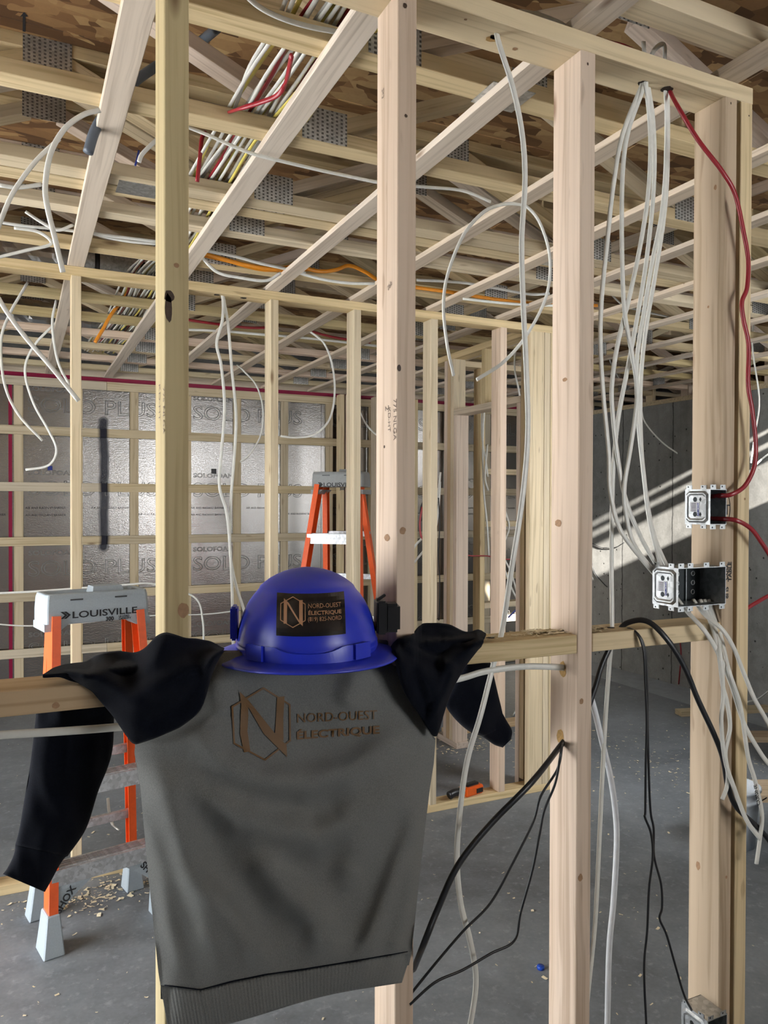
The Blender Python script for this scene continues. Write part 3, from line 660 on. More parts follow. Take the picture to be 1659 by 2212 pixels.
# cables lying on the straps and trusses
OVER = 'cables laid across the ceiling'
cab('white cable crossing the ceiling level behind two near studs', [(400, 272), (450, 292), (540, 330), (650, 358), (740, 378), (830, 396), (920, 404), (1000, 412), (1060, 436)], 2.06, 0.0052, C_WHITE, group=OVER)
cab('thick white cable sagging at the top edge above the first long strap', [(520, -20), (560, 15), (610, 40), (670, 58), (735, 70)], 1.52, 0.006, C_WHITE, group=OVER)
cab('white cable arching over the near top plate at the upper edge', [(1085, 30), (1122, 26), (1165, 33), (1205, 48), (1235, 66)], 1.36, 0.0058, C_WHITE, group=OVER)
cab('orange cable snaking across the ceiling above the middle plate', [(430, 545), (470, 556), (530, 572), (590, 581), (640, 576), (690, 586), (725, 583), (755, 574), (790, 588), (825, 608), (900, 621), (980, 632), (1060, 645), (1150, 655), (1290, 660)], 3.12, 0.0085, C_ORG, 0.007, group='orange cables')
cab('second orange cable lying close beside the first over the middle plate', [(440, 552), (500, 566), (560, 582), (620, 584), (680, 582)], 3.14, 0.007, C_ORG, 0.006, group='orange cables')
cab('orange cable crossing the far trusses toward the wiring bundle', [(322, 575), (300, 592), (270, 640), (240, 680), (222, 712), (205, 740)], 4.3, 0.009, C_ORG, 0.008, group='orange cables')
for i, p in enumerate(([(445, 542), (500, 552), (560, 568), (605, 578), (660, 590)], [(436, 556), (470, 588), (520, 600), (575, 606), (606, 590)], [(640, 588), (700, 604), (760, 612), (820, 612)], [(1058, 620), (1110, 630), (1150, 636), (1187, 634)], [(900, 605), (950, 607), (1010, 612), (1060, 622)], [(1000, 645), (1060, 652), (1130, 658), (1200, 660)])):
    cab('white cable lying %s' % ('along the orange cable over the middle plate', 'in a low sag below the orange cable', 'under the orange cable between two near studs', 'free at its end beside the hanging loop', 'in a shallow arc right of the second near stud', 'flat beneath the orange cable by the third near stud')[i], p, 3.1, 0.0066, C_WHITE, group=OVER)
for i, (p, Y) in enumerate((([(0, 480), (60, 489), (120, 494), (190, 503), (260, 512), (340, 522)], 3.0), ([(55, 457), (90, 480), (125, 497), (160, 485)], 2.95), ([(-20, 560), (60, 540), (105, 530), (108, 518), (80, 500), (30, 492)], 3.0), ([(0, 400), (40, 405), (90, 398)], 2.3), ([(200, 505), (270, 520), (340, 527)], 3.02), ([(300, 350), (308, 332), (340, 300)], 2.2))):
    cab('white cable %s' % ('stretched over the trusses at the frame edge', 'dipping between trusses near the first strap', 'doubling back in a bend above the foil duct', 'curving behind the big arching cable', 'stretched beside another toward the first near stud', 'looping up out of a truss behind the first near stud')[i], p, Y, 0.0058, C_WHITE, group=OVER)
for i, (p, Y, m) in enumerate((([(400, 690), (470, 700), (540, 708), (600, 706)], 4.3, C_RED), ([(400, 712), (480, 715), (560, 722), (660, 730), (820, 748)], 4.35, C_WHITE), ([(660, 712), (720, 728), (800, 740)], 4.35, C_RED), ([(590, 712), (640, 726), (740, 742), (830, 752)], 4.5, C_WHITE))):
    cab('%s cable crossing the trusses beyond the middle wall, %s' % ('red' if m is C_RED else 'white', ('near the paired drops', 'lowest of the crossing pair', 'behind the hanging ring', 'just above the hanging ring')[i]), p, Y, 0.0075, m, group=OVER)
cab('grey flexible hose weaving through the trusses behind the first near stud', [(470, 60, 2.0), (440, 85), (405, 108), (360, 130), (320, 155), (285, 182), (235, 235), (206, 280), (190, 330)], 2.12, 0.013, C_GRY, 0.013, name='flexible_hose', cat='hose', lobes=0)
cab('purple blue wire hanging by the truss beside the first strap', [(300, 325), (296, 345), (292, 358)], 2.3, 0.003, C_NAVY, 0.003)
cab('red cable dropping between two trusses beside the first near stud', [(445, 285), (436, 300), (432, 340), (426, 392)], 2.28, 0.006, C_RED, 0.005, group='red cables')
cab('red cable hooking across the wiring bundle above a truss', [(488, 245, 2.0), (520, 234, 1.9), (560, 222, 1.85), (600, 205, 1.8), (618, 175, 1.75), (630, 120, 1.62)], 1.9, 0.006, C_RED, 0.005, group='red cables')
# the wiring bundle along the trusses
BUN = 'wiring bundle over the trusses'
ys = [1.2, 1.45, 1.6, 1.80, 2.0, 2.2, 2.45, 2.63, 2.82, 3.2, 3.6, 4.0, 4.4, 4.8, 5.2, 5.6]
for i in range(20):
    c = (C_WHITE, C_WHITE, C_YEL, C_WHITE, C_RED, C_WHITE, C_WHITE, C_WHITE, C_YEL, C_WHITE)[i % 10]
    bx = 0.50 + 0.0105 * i; ph = RNG.random() * 6
    pts = []
    for j, y in enumerate(ys):
        sag = 0.0 if j % 2 else -0.012 * RNG.random()
        pts.append((bx + 0.016 * sin(ph + y * 2.3) + 0.012 * (RNG.random() - 0.5) - (0.05 if y > 3.5 else 0) - 0.03 * max(0, y - 4.5), y, ZC + 0.046 + 0.009 * (i % 3) + 0.006 * RNG.random() + sag * 0.4))
    o = link('electrical_cable', sweep(pts, 0.0052, 0.0036, 8, 5, 0.2, UZ), c)
    tag(o, {C_WHITE: 'white cable in the thick wiring bundle lying over the trusses', C_YEL: 'yellow cable in the thick wiring bundle lying over the trusses', C_RED: 'red cable in the thick wiring bundle lying over the trusses'}[c], 'cable', BUN)
# cables in the doorway area and by the concrete wall
for i, (p, Y, m, lb) in enumerate((
    ([(1047, 810), (1042, 870), (1041, 940), (1050, 1000), (1054, 1030)], 4.42, C_WHITE, 'white cable hanging along the far stud behind the doorway'),
    ([(1054, 810), (1046, 890), (1043, 960), (1045, 1060), (1052, 1130), (1056, 1200)], 4.40, C_WHITE, 'white cable bowing down beside the far stud behind the doorway'),
    ([(1053, 960), (1048, 1030), (1055, 1060)], 4.38, C_WHITE, 'short white cable crossing the pair behind the doorway'),
    ([(1113, 752, 3.5), (1112, 800, 3.6), (1122, 850, 3.62), (1128, 910, 3.62)], 3.6, C_WHITE, 'white cable hanging over the door header'),
    ([(992, 1206), (1010, 1200), (1022, 1201), (1052, 1201), (1090, 1208), (1122, 1207)], 4.44, C_RED, 'thin red cable strung level across the doorway studs'),
    ([(912, 1095), (907, 1130), (909, 1155), (914, 1165)], 3.9, C_RED, 'red cable curl beside the fourth middle stud'),
    ([(916, 1080), (909, 1100), (910, 1125)], 3.92, C_BLK, 'black cable curl beside the fourth middle stud'),
    ([(952, 1020), (945, 1075), (930, 1140), (896, 1180), (880, 1215)], 4.0, C_WHITE, 'white cable slanting down left of the doorway studs'),
    ([(951, 1040), (947, 1100), (935, 1160), (895, 1215)], 4.05, C_WHITE, 'second white cable slanting down left of the doorway studs'),
    ([(947, 1075), (950, 1130), (947, 1200), (950, 1260), (948, 1340)], 3.95, C_BLK, 'thin black wire running down behind the fourth middle stud'),
    ([(1090, 1100), (1100, 1140), (1085, 1190), (1105, 1240), (1125, 1310)], 4.445, C_WHITE, 'white cable slanting below the small far box'),
    ([(1118, 1315), (1110, 1322), (1098, 1334)], 4.445, C_NAVY, 'short blue wire behind the slanting white cable'),
    ([(1088, 1225), (1105, 1270), (1125, 1310)], 4.446, C_WHITE, 'white wire slanting behind the near hanging cable'),
    ([(1370, 770), (1385, 880), (1395, 915), (1430, 955), (1467, 982)], 4.9, C_WHITE, 'white cable springing out before the concrete wall'),
    ([(1278, 1215), (1285, 1238), (1305, 1262), (1312, 1268)], ('X', 5.122), C_BLK, 'thin dark wire curving low before the concrete wall'),
    ([(1276, 1172), (1300, 1183), (1330, 1182), (1348, 1172)], ('X', 5.122), C_BLK, 'thin dark wire in a shallow loop before the concrete wall'),
    ([(1312, 745), (1318, 780), (1335, 815), (1345, 830)], 4.9, C_WHITE, 'white cable hanging below the ceiling box'),
    ([(1640, 560), (1636, 640), (1625, 740), (1640, 860), (1632, 930), (1622, 1000)], 3.2, C_WHITE, 'white cable hanging at the frame edge beyond the last stud'),
    ([(1624, 1012), (1648, 990), (1675, 970)], 3.2, C_WHITE, 'short white cable end crossing the sun streak at the frame edge'),
    ([(1612, 1517), (1640, 1508), (1675, 1480)], 3.6, C_WHITE, 'white cable curling low at the frame edge beyond the last stud'),
    ([(1469, 1385), (1471, 1420), (1466, 1478)], ('X', 5.122), C_RED, 'dark red cable hanging low before the concrete wall'),
    ([(1108, 1545), (1118, 1530), (1135, 1515)], ('Z', 0.006), C_WHITE, 'white cable lying on the floor behind the sleeve'),
    ([(233, 1724), (236, 1755), (243, 1780), (255, 1792, 3.4)], 3.5, C_WHITE, 'short white cable offcut standing up from the floor behind the ladder'),
    ([(1290, 600), (1340, 655), (1380, 670), (1470, 690)], 3.4, C_WHITE, 'white cable lying over the straps behind the cable fan'),
    ([(1390, 90, 1.30), (1392, 118, 1.30), (1394, 150, 1.294)], 1.3, C_WHITE, 'white cable entering the top plate from the truss above'),
    ([(1398, 150, 1.294), (1412, 110, 1.30), (1434, 96, 1.31), (1436, 130, 1.3), (1438, 165, 1.294)], 1.3, C_WHITE, 'white cable bent sharply over the top plate hole'),
    ([(1285, 82), (1320, 92), (1350, 100), (1385, 118)], 1.45, C_RED, 'dark red cable bunch behind the near top plate'))):
    far = 1.25 if isinstance(Y, tuple) else 1.0 if Y < 2 else 1.1 if Y < 4 else 1.25
    thin = 'thin' in lb
    cab(lb, p, Y, (0.0035 if thin else 0.0056) * far, m, None if not thin else 0.003, group='cables beyond the near wall', n=8, seg=6)

# ------------------------------------------------------------------ ducts in the trusses
def tube_x(name, x0, x1, y, z, r, mat, parent, crinkle=0.0, n=24, step=0.02):
    V = []; Fc = []; N = max(2, int((x1 - x0) / step))
    for i in range(N + 1):
        x = x0 + (x1 - x0) * i / N
        for k in range(n):
            a = 2 * pi * k / n; rr = r * (1 + crinkle * noise.noise(Vector((x * 22, cos(a) * 3, sin(a) * 3 + y))))
            V.append((x, y + rr * cos(a), z + rr * sin(a)))
    for i in range(N):
        for k in range(n): Fc.append((i * n + k, i * n + (k + 1) % n, (i + 1) * n + (k + 1) % n, (i + 1) * n + k))
    Fc.append(tuple(range(n))); Fc.append(tuple(N * n + k for k in range(n)))
    return link(name, raw_mesh(name, V, Fc, crinkle == 0), mat, parent)
d = empty('ventilation_duct', (-0.5, 3.83, ZC + 0.13)); tag(d, 'crinkled foil duct joined to a shiny steel pipe between the trusses', 'duct')
tube_x('foil_sleeve', -2.4, 0.16, 3.83, ZC + 0.13, 0.085, DUCTF, d, 0.10); tube_x('steel_pipe', 0.15, 0.72, 3.83, ZC + 0.13, 0.078, GALV, d)
for X in (0.32, 0.52, 0.66): tube_x('strap_band', X, X + 0.022, 3.83, ZC + 0.13, 0.080, BLKP, d, 0, 24, 0.02)
d = empty('ventilation_duct', (-0.5, 5.02, ZC + 0.13)); tag(d, 'second foil duct, far off between trusses near the back wall', 'duct')
tube_x('foil_sleeve', -2.4, 0.40, 5.02, ZC + 0.13, 0.08, DUCTF, d, 0.10); tube_x('steel_pipe', 0.39, 0.75, 5.02, ZC + 0.13, 0.074, GALV, d)

# ------------------------------------------------------------------ electrical boxes
def elec_box(label, x0, x1, y0, y1, z0, z1, gangs=1, sticker=True, loc=None, ears=True):
    """an open-fronted steel device box; the front faces -Y"""
    r = empty('electrical_box', ((x0 + x1) / 2, y1, z0)); tag(r, label, 'electrical box')
    t = 0.0016
    for n, l, h in (('side_plate', (x0, y0, z0), (x0 + t, y1, z1)), ('side_plate', (x1 - t, y0, z0), (x1, y1, z1)), ('back_plate', (x0 + t, y1 - t, z0), (x1 - t, y1, z1)),
                    ('top_plate', (x0 + t, y0, z1 - t), (x1 - t, y1 - t, z1)), ('bottom_plate', (x0 + t, y0, z0), (x1 - t, y1 - t, z0 + t))):
        o = block(n, l, h, GALV if n != 'back_plate' else DARKM, r)  # back plate coloured dark for the unlit inside of the box
    # raised panel on the outer side with its two pry-outs and bar-code label
    my, mz = (y0 + y1) / 2, (z0 + z1) / 2; hy, hz = (y1 - y0) / 2, (z1 - z0) / 2
    bm = bmesh.new()
    def ringpts(s, X, cut=0.0): return [bm.verts.new((X, my + hy * s * a, mz + hz * (s + 0.02) * b)) for a, b in ((-1, -0.82), (-0.72, -1), (0.72, -1), (1, -0.82), (1, 0.82), (0.72, 1), (-0.72, 1), (-1, 0.82))]
    A = ringpts(0.88, x0 - 0.0004); B = ringpts(0.78, x0 - 0.0042); C_ = ringpts(0.72, x0 - 0.0042); D = ringpts(0.64, x0 - 0.0020)
    for P0, P1 in ((A, B), (B, C_), (C_, D)):
        for k in range(8): bm.faces.new((P0[k], P0[(k + 1) % 8], P1[(k + 1) % 8], P1[k]))
    bm.faces.new(D); bmesh.ops.recalc_face_normals(bm, faces=bm.faces)
    link('embossed_panel', bm_mesh('embossed_panel', bm), GALV, r)
    for zz in (mz + hz * 0.42, mz - hz * 0.42):
        disc('pry_out', (x0 - 0.0024, my + hy * 0.12, zz), UY, UZ, 0.0058, 0.0058, DARKM, r, 14, 0.0)
        disc('pry_out', (x0 - 0.0024, my - hy * 0.30, zz), UY, UZ, 0.0035, 0.0058, DARKM, r, 4, 0.0)
    if sticker:
        lab = block('sticker', (x0 - 0.0028, my - hy * 0.25, mz - hz * 0.28), (x0 - 0.0021, my + hy * 0.52, mz + hz * 0.28), LABW, r)
        for k in range(7): block('bar', (x0 - 0.0030, my + hy * 0.02, mz - hz * 0.24 + k * hz * 0.07), (x0 - 0.00281, my + hy * 0.42, mz - hz * 0.24 + k * hz * 0.07 + hz * 0.03), INK, lab)
        wall_text('THOMAS', 0.0075, (x0 - 0.0031, my - hy * 0.22, mz + hz * 0.24), (0, 0, -1), (0, 1, 0), INKB, lab, 'lettering', 0.0002)
    # mounting ears, screws, gang seams, knock-outs
    for zc, s in ((z1, 1), (z0, -1)):
        for xa in [x0 + 0.010] + [x0 + (x1 - x0) * (g + 1) / gangs - 0.012 for g in range(gangs)]:
            ear = block('ear', (xa - 0.008, y0 - 0.0006, zc if s > 0 else zc - 0.010), (xa + 0.008, y0 + 0.0012, zc + 0.010 if s > 0 else zc), GALV, r)
            disc('screw_hole', (xa - 0.003, y0 - 0.0009, zc + s * 0.006), UX, UZ, 0.0022, 0.0022, DARKM, ear, 10, 0)
        for ya in (y0 + 0.018, y1 - 0.012):
            ear = block('ear', (x0 - 0.0006, ya - 0.008, zc if s > 0 else zc - 0.009), (x0 + 0.0012, ya + 0.008, zc + 0.009 if s > 0 else zc), GALV, r)
            disc('screw_hole', (x0 - 0.0009, ya + 0.002, zc + s * 0.0055), UY, UZ, 0.002, 0.002, DARKM, ear, 10, 0)
    for g in range(gangs):
        xg = x0 + (x1 - x0) * (g + 0.5) / gangs
        for zz in ((-0.5, 0.0, 0.5) if gangs > 1 else (-0.35, 0.3)):
            o = link('knock_out', sweep([(xg + 0.0052 * cos(a), y1 - t - 0.0006, mz + hz * zz + 0.0052 * sin(a)) for a in [2 * pi * k / 10 for k in range(11)]], 0.0011, 0.0011, 6, 2, 0), GALV, r)
        if g: block('gang_seam', (x0 + (x1 - x0) * g / gangs - 0.0008, y1 - 0.006, z0 + t), (x0 + (x1 - x0) * g / gangs + 0.0008, y1 - t, z1 - t), GALV, r)
    return r
XS = STUDX[4]
elec_box('single steel box with bar code sticker fed by the dark red cable', XS - 0.0525, XS - 0.0005, 1.238, 1.309, 1.512, 1.592)
elec_box('three gang steel box on the last stud with white cables entering', XS - 0.148, XS - 0.0005, 1.238, 1.312, 1.332, 1.418, 3)
elec_box('steel box low on the last stud, cut by the bottom edge', XS - 0.062, XS - 0.0005, 1.225, 1.30, 0.305, 0.405, 1, False)
elec_box('small far steel box on a stud beyond the doorway', 3.20, 3.254, 4.44, 4.50, 1.335, 1.415, 1, False)
elec_box('small far steel box low beyond the doorway behind the blocking', 3.20, 3.254, 4.44, 4.50, 0.33, 0.41, 1, False)
cb = empty('ceiling_box', at(1305, 737, Y=4.2)); tag(cb, 'small octagonal steel box nailed to the ceiling straps behind the fan', 'electrical box')
p = at(1305, 733, Y=4.2)
bm = bmesh.new(); bmesh.ops.create_cone(bm, cap_ends=True, segments=8, radius1=0.05, radius2=0.05, depth=0.045); link('octagon_box', bm_mesh('octagon_box', bm), GALV, cb, loc=p)
block('hanger_bar', p + Vector((-0.11, -0.01, 0.022)), p + Vector((0.11, 0.01, 0.028)), GALV, cb)

# ------------------------------------------------------------------ step ladders
def rail_pair(parent, foot, top, wdir, side, mat, depth_dir, name, webt=0.004, fl_=0.030, wid=0.072):
    """one C-channel rail from foot to top; web faces outwards, flanges turn in"""
    foot = Vector(foot); top = Vector(top); ax = (top - foot).normalized(); o = Vector(wdir) * side
    dd = Vector(depth_dir); dd = (dd - ax * dd.dot(ax)).normalized(); o = (o - ax * o.dot(ax) - dd * o.dot(dd)).normalized()
    prof = [(-wid / 2, -fl_), (-wid / 2, 0), (wid / 2, 0), (wid / 2, -fl_), (wid / 2 - webt, -fl_), (wid / 2 - webt, -webt), (-wid / 2 + webt, -webt), (-wid / 2 + webt, -fl_)]
    V = [foot + dd * a + o * b for a, b in prof] + [top + dd * a + o * b for a, b in prof]
    Fc = [(i, (i + 1) % 8, 8 + (i + 1) % 8, 8 + i) for i in range(8)] + [(0, 1, 6, 7), (1, 2, 5, 6), (2, 3, 4, 5), (8, 15, 14, 9), (9, 14, 13, 10), (10, 13, 12, 11)]
    me = raw_mesh(name, V, Fc); bm = bmesh.new(); bm.from_mesh(me); bmesh.ops.recalc_face_normals(bm, faces=bm.faces); bm.to_mesh(me); bm.free()
    return link(name, me, mat, parent)

def ladder(label, o, ang, height, wb_, wt_, spread, lean, nsteps, capm, cap_text, big, sy=0.0):
    """o: point on the floor at the left front foot; w along the steps, d away from the climber"""
    w = Vector((cos(ang), sin(ang), 0)); d = Vector((-sin(ang), cos(ang), 0)); o = Vector(o)
    r = empty('step_ladder', o); tag(r, label, 'ladder')
    ins = (wb_ - wt_) / 2; ztop = height - 0.06
    fb = lambda s: o + w * (0 if s < 0 else wb_); ft = lambda s: o + w * (ins if s < 0 else wb_ - ins) + d * lean + UZ * ztop
    rb = lambda s: o + w * (0.02 if s < 0 else wb_ - 0.02) + d * spread; rt_ = lambda s: o + w * (ins + 0.012 if s < 0 else wb_ - ins - 0.012) + d * (lean + 0.085) + UZ * (ztop + 0.0)
    for s in (-1, 1):
        a = fb(s).lerp(ft(s), 0.06)
        rail_pair(r, a, ft(s), w, s, L_ORG, d, 'front_rail')
        rail_pair(r, rb(s).lerp(rt_(s), 0.06), rt_(s), w, s, L_ORG, d, 'rear_rail', wid=0.042)
        for q, qt, wd_, nm in ((fb(s), ft(s), 0.088, 'foot'), (rb(s), rt_(s), 0.06, 'foot')):   # moulded shoe, flared to the ground
            bm = bmesh.new(); ax = (qt - q).normalized(); top = q + ax * 0.135
            def quad(c, hw, hd): return [bm.verts.new(c + w * a * hw + d * b * hd) for a, b in ((-1, -1), (1, -1), (1, 1), (-1, 1))]
            q = q - w * s * 0.014; top = top - w * s * 0.014
            A = quad(Vector((q.x, q.y, 0.0)), 0.036, wd_ * 0.62); B = quad(q + ax * 0.045, 0.031, wd_ * 0.57); Cq = quad(top, 0.022, wd_ * 0.46)
            for P0, P1 in ((A, B), (B, Cq)):
                for k in range(4): bm.faces.new((P0[k], P0[(k + 1) % 4], P1[(k + 1) % 4], P1[k]))
            bm.faces.new(A[::-1]); bm.faces.new(Cq); bmesh.ops.recalc_face_normals(bm, faces=bm.faces)
            bmesh.ops.bevel(bm, geom=bm.edges[:], offset=0.004, segments=1, affect='EDGES')
            f = link(nm, bm_mesh(nm, bm), capm if big else L_CAPD, r)
            lo = q + Vector((0, 0, 0)); block('tread_pad', (q.x - 0.03, q.y - 0.03, 0.0), (q.x + 0.03, q.y + 0.03, 0.006), BLKP, f) if False else None
    # steps: aluminium treads with a front lip and ribbed top
    for k in range(nsteps):
        z = 0.30 + (height - 0.30 - 0.08) * k / nsteps if nsteps > 3 else 0.275 + 0.285 * k
        tt = z / ztop; A = fb(-1).lerp(ft(-1), tt) + w * 0.006; B = fb(1).lerp(ft(1), tt) - w * 0.006
        st = empty('step', A, parent=r) if False else None
        cw = (A + B) / 2; L = (B - A).length
        me = box_mesh(L, 0.078, 0.005, 0); s1 = board('step', A, B, 0.078, 0.005, d, ALU, r, 0)
        def sub(nm, off_d, off_z, w_, t_):
            q = board(nm, A + d * off_d + UZ * off_z, B + d * off_d + UZ * off_z, w_, t_, d, ALU, None, 0); q.parent = s1
            q.matrix_parent_inverse = Matrix.Identity(4)
            m = Matrix.LocRotScale(s1.location + base_of(r), s1.rotation_quaternion, None)
            mm = m.inverted() @ Matrix.LocRotScale(q.location, q.rotation_quaternion, None)
            q.location = mm.to_translation(); q.rotation_quaternion = mm.to_quaternion()
        sub('step_lip', -0.038, -0.026, 0.005, 0.056); sub('step_lip', 0.038, -0.020, 0.005, 0.044)
        for rr in range(4): sub('tread_rib', -0.024 + rr * 0.016, 0.004, 0.007, 0.004)
        for s, pt in ((-1, A), (1, B)):
            disc('rivet', pt - d * 0.0415 + w * (0.05 if s < 0 else -0.05) - UZ * 0.03, w, UZ, 0.0055, 0.0055, GALV, r, 10, 0)
    # rear horizontals
    for k in range(nsteps):
        z = 0.30 + (height - 0.30 - 0.10) * (k + 0.05) / nsteps; tt = z / ztop
        A = rb(-1).lerp(rt_(-1), tt); B = rb(1).lerp(rt_(1), tt)
        board('rear_brace', A, B, 0.02, 0.034, d, ALU, r, 0.002)
    # corner braces under the bottom step
    for s in (-1, 1):
        z0 = 0.235; A = fb(s).lerp(ft(s), z0 / ztop); lowp = fb(s).lerp(ft(s), 0.09)
        bm = bmesh.new(); pts = []
        N = 8
        inner = [A + w * (-s) * 0.150 * (1 - k / N) ** 1.35 - UZ * (z0 - lowp.z) * (k / N) + w * (-s) * 0.016 for k in range(N + 1)]
        outer = [fb(s).lerp(ft(s), (z0 + (lowp.z - z0) * k / N) / ztop) for k in range(N + 1)]
        ring_ = inner + outer[::-1]
        f0 = bm.faces.new([bm.verts.new(p - d * 0.034) for p in ring_]); g0 = bmesh.ops.extrude_face_region(bm, geom=[f0])
        bmesh.ops.translate(bm, vec=d * 0.006, verts=[v for v in g0['geom'] if isinstance(v, bmesh.types.BMVert)])
        bmesh.ops.recalc_face_normals(bm, faces=bm.faces)
        br = link('corner_brace', bm_mesh('corner_brace', bm), capm, r)
        if big:
            if s < 0: wall_text('SHOX', 0.034, A + w * 0.030 - d * (0.0358 + 0.105 * 0.118) - UZ * 0.105, (w * 0.62 + UZ * 0.78 + d * 0.092), (w * -0.78 + UZ * 0.62 + d * 0.073), INK, r, 'lettering', 0.001)
            else: wall_text('SHOX', 0.034, A - w * 0.095 - d * (0.0358 + 0.022 * 0.118) - UZ * 0.022, (w * 0.62 - UZ * 0.78 - d * 0.092), (w * 0.78 + UZ * 0.62 + d * 0.073), INK, r, 'lettering', 0.001)
    # top cap: moulded tray with bevelled corners, recessed top, front print
    L = wt_ + 0.05; c = (ft(-1) + ft(1)) / 2 + d * 0.055; z0 = ztop - 0.03; z1 = height + 0.02; D = 0.165
    def cp(u, v, z): return c + w * (u * L / 2) + d * (v * D / 2) + UZ * (z - c.z)
    bm = bmesh.new()
    prof = [(-1, -0.78), (-0.94, -1), (0.94, -1), (1, -0.78), (1, 0.78), (0.94, 1), (-0.94, 1), (-1, 0.78)]
    def lvl(sx, sv, z, dip=0.0): return [bm.verts.new(cp(u * sx, v * sv, z + (dip if abs(v) > 0.9 else 0))) for u, v in prof]
    rings = [lvl(1.0, 1.0, z0 + (0.02 if not big else 0.0)), lvl(1.0, 1.0, z0 + 0.05), lvl(0.985, 0.95, z1 - 0.016), lvl(0.96, 0.88, z1), lvl(0.86, 0.62, z1), lvl(0.83, 0.55, z1 - 0.012)]
    for P0, P1 in zip(rings, rings[1:]):
        for k in range(8): bm.faces.new((P0[k], P0[(k + 1) % 8], P1[(k + 1) % 8], P1[k]))
    bm.faces.new(rings[-1]); bm.faces.new(rings[0][::-1]); bmesh.ops.recalc_face_normals(bm, faces=bm.faces)
    bmesh.ops.bevel(bm, geom=[e_ for e_ in bm.edges], offset=0.003, segments=1, affect='EDGES')
    cap = link('top_cap', bm_mesh('top_cap', bm), capm, r)
    # lowered skirt ends over the rails, hand hole, slots, small raised tool tray
    fy = -1.012
    for s in (-1, 1):
        bm = bmesh.new(); f0 = bm.faces.new([bm.verts.new(cp(s * a, -1.0, z)) for a, z in ((1.0, z0 + 0.004), (1.0, z0 - 0.022), (0.72, z0 - 0.022), (0.55, z0 + 0.004))])
        g0 = bmesh.ops.extrude_face_region(bm, geom=[f0]); bmesh.ops.translate(bm, vec=d * D * 0.98, verts=[v for v in g0['geom'] if isinstance(v, bmesh.types.BMVert)])
        bmesh.ops.recalc_face_normals(bm, faces=bm.faces); link('cap_skirt', bm_mesh('cap_skirt', bm), capm, r)
        q = cp(s * 0.42, -0.985, z1 - 0.022)
        board('slot', q - w * 0.022, q + w * 0.022, 0.006, 0.005, d, BLKP, r, 0)
    bm = bmesh.new()
    for sgn in (0,):
        A = [cp(-0.05 + 0.62 * a, 0.1 + 0.5 * b, z1 - 0.01) for a, b in ((0, -1), (1, -1), (1, 1), (0, 1))]; B = [cp(-0.02 + 0.55 * a, 0.1 + 0.4 * b, z1 + 0.016) for a, b in ((0, -1), (1, -1), (1, 1), (0, 1))]
        A = [bm.verts.new(p) for p in A]; B = [bm.verts.new(p) for p in B]
        for k in range(4): bm.faces.new((A[k], A[(k + 1) % 4], B[(k + 1) % 4], B[k]))
        bm.faces.new(B); bm.faces.new(A[::-1])
    link('tool_tray', bm_mesh('tool_tray', bm), capm, r)
    up = UZ
    t0 = cp(-0.50, fy, z0 + 0.021)
    wall_text('LOUISVILLE', 0.034, t0, w, up, INK, r, 'lettering', 0.0006, width=L * 0.62)
    wall_text('300', 0.020, cp(0.12, fy, z0 + 0.001), w, up, INK, r, 'lettering', 0.0009)
    wall_text('LB LOAD', 0.010, cp(0.37, fy, z0 + 0.010), w, up, INK, r, 'lettering', 0.0004)
    wall_text('CAPACITY', 0.010, cp(0.37, fy, z0 + 0.001), w, up, INK, r, 'lettering', 0.0004)
    bm = bmesh.new()
    for k in range(2):
        q = [cp(-0.72 + 0.06 * k + a, fy, z0 + 0.021 + b) for a, b in ((0, 0), (0.05, 0), (0.13, 0.013), (0.05, 0.026), (0, 0.026), (0.08, 0.013))]
        bm.faces.new([bm.verts.new(p) for p in q])
    link('arrow_logo', bm_mesh('arrow_logo', bm), INK, r)
    # paper label strip on the left rail
    q0 = fb(-1).lerp(ft(-1), 0.92) - d * 0.0352 + w * 0.010; q1 = fb(-1).lerp(ft(-1), 0.66) - d * 0.0352 + w * 0.010
    board('paper_label', q0, q1, 0.012, 0.0008, w, LABW, r, 0)
    return r
ladder('small orange step ladder with pale grey cap standing behind the sleeve', (0.085, 2.885, 0), radians(12), 1.205, 0.43, 0.335, 0.27, 0.135, 3, L_CAP, True, True)
ladder('taller orange step ladder with dark cap beyond the middle wall', (1.261, 4.142, 0), radians(-42), 1.725, 0.56, 0.275, 0.85, 0.36, 5, L_CAPD, True, False)

# ------------------------------------------------------------------ hard hat
HB_ = Vector((0.462, 1.285, 1.300)); hat = empty('hard_hat', HB_, radians(-19)); tag(hat, 'blue full brim hard hat with black sticker resting on the sweatshirt', 'hard hat')
HA, HBD, HC = 0.1225, 0.145, 0.141
def hrad(z):
    z = max(0.0, min(0.9999, z / HC)); return sqrt(max(0.0, 1 - z ** 2.35))
def hat_pt(x, z, off=0.0):
    r = hrad(z); q = max(0.0, r * r - (x / HA) ** 2); y = -HBD * sqrt(q)
    n = Vector((x / HA ** 2, y / HBD ** 2, (z / HC ** 2) * 1.1)).normalized()
    return Vector((x, y, z)) + n * off
V = []; Fc = []; NA = 96
zs = [q * 0.94 for q in (0.0, 0.004, 0.0075, 0.009, 0.0125, 0.014, 0.018, 0.0195, 0.024, 0.035, 0.05, 0.065, 0.08, 0.092, 0.103, 0.111, 0.1135, 0.1165, 0.122, 0.129, 0.136, 0.142, 0.1465, 0.1493)]
for z in zs:
    bead = 0.0022 if 0.008 < z < 0.0135 or 0.0175 < z < 0.0196 else 0.0
    for k in range(NA):
        a = 2 * pi * k / NA; r = hrad(z)
        step = 0.0
        yy = sin(a)
        if z > 0.106: step = 0.0034 * min(1, (z - 0.106) / 0.003)
        # crest ridge along the middle, fore and aft
        crest = 0.0
        V.append(((HA * r + bead) * cos(a), (HBD * r + bead) * sin(a), z + step + crest))
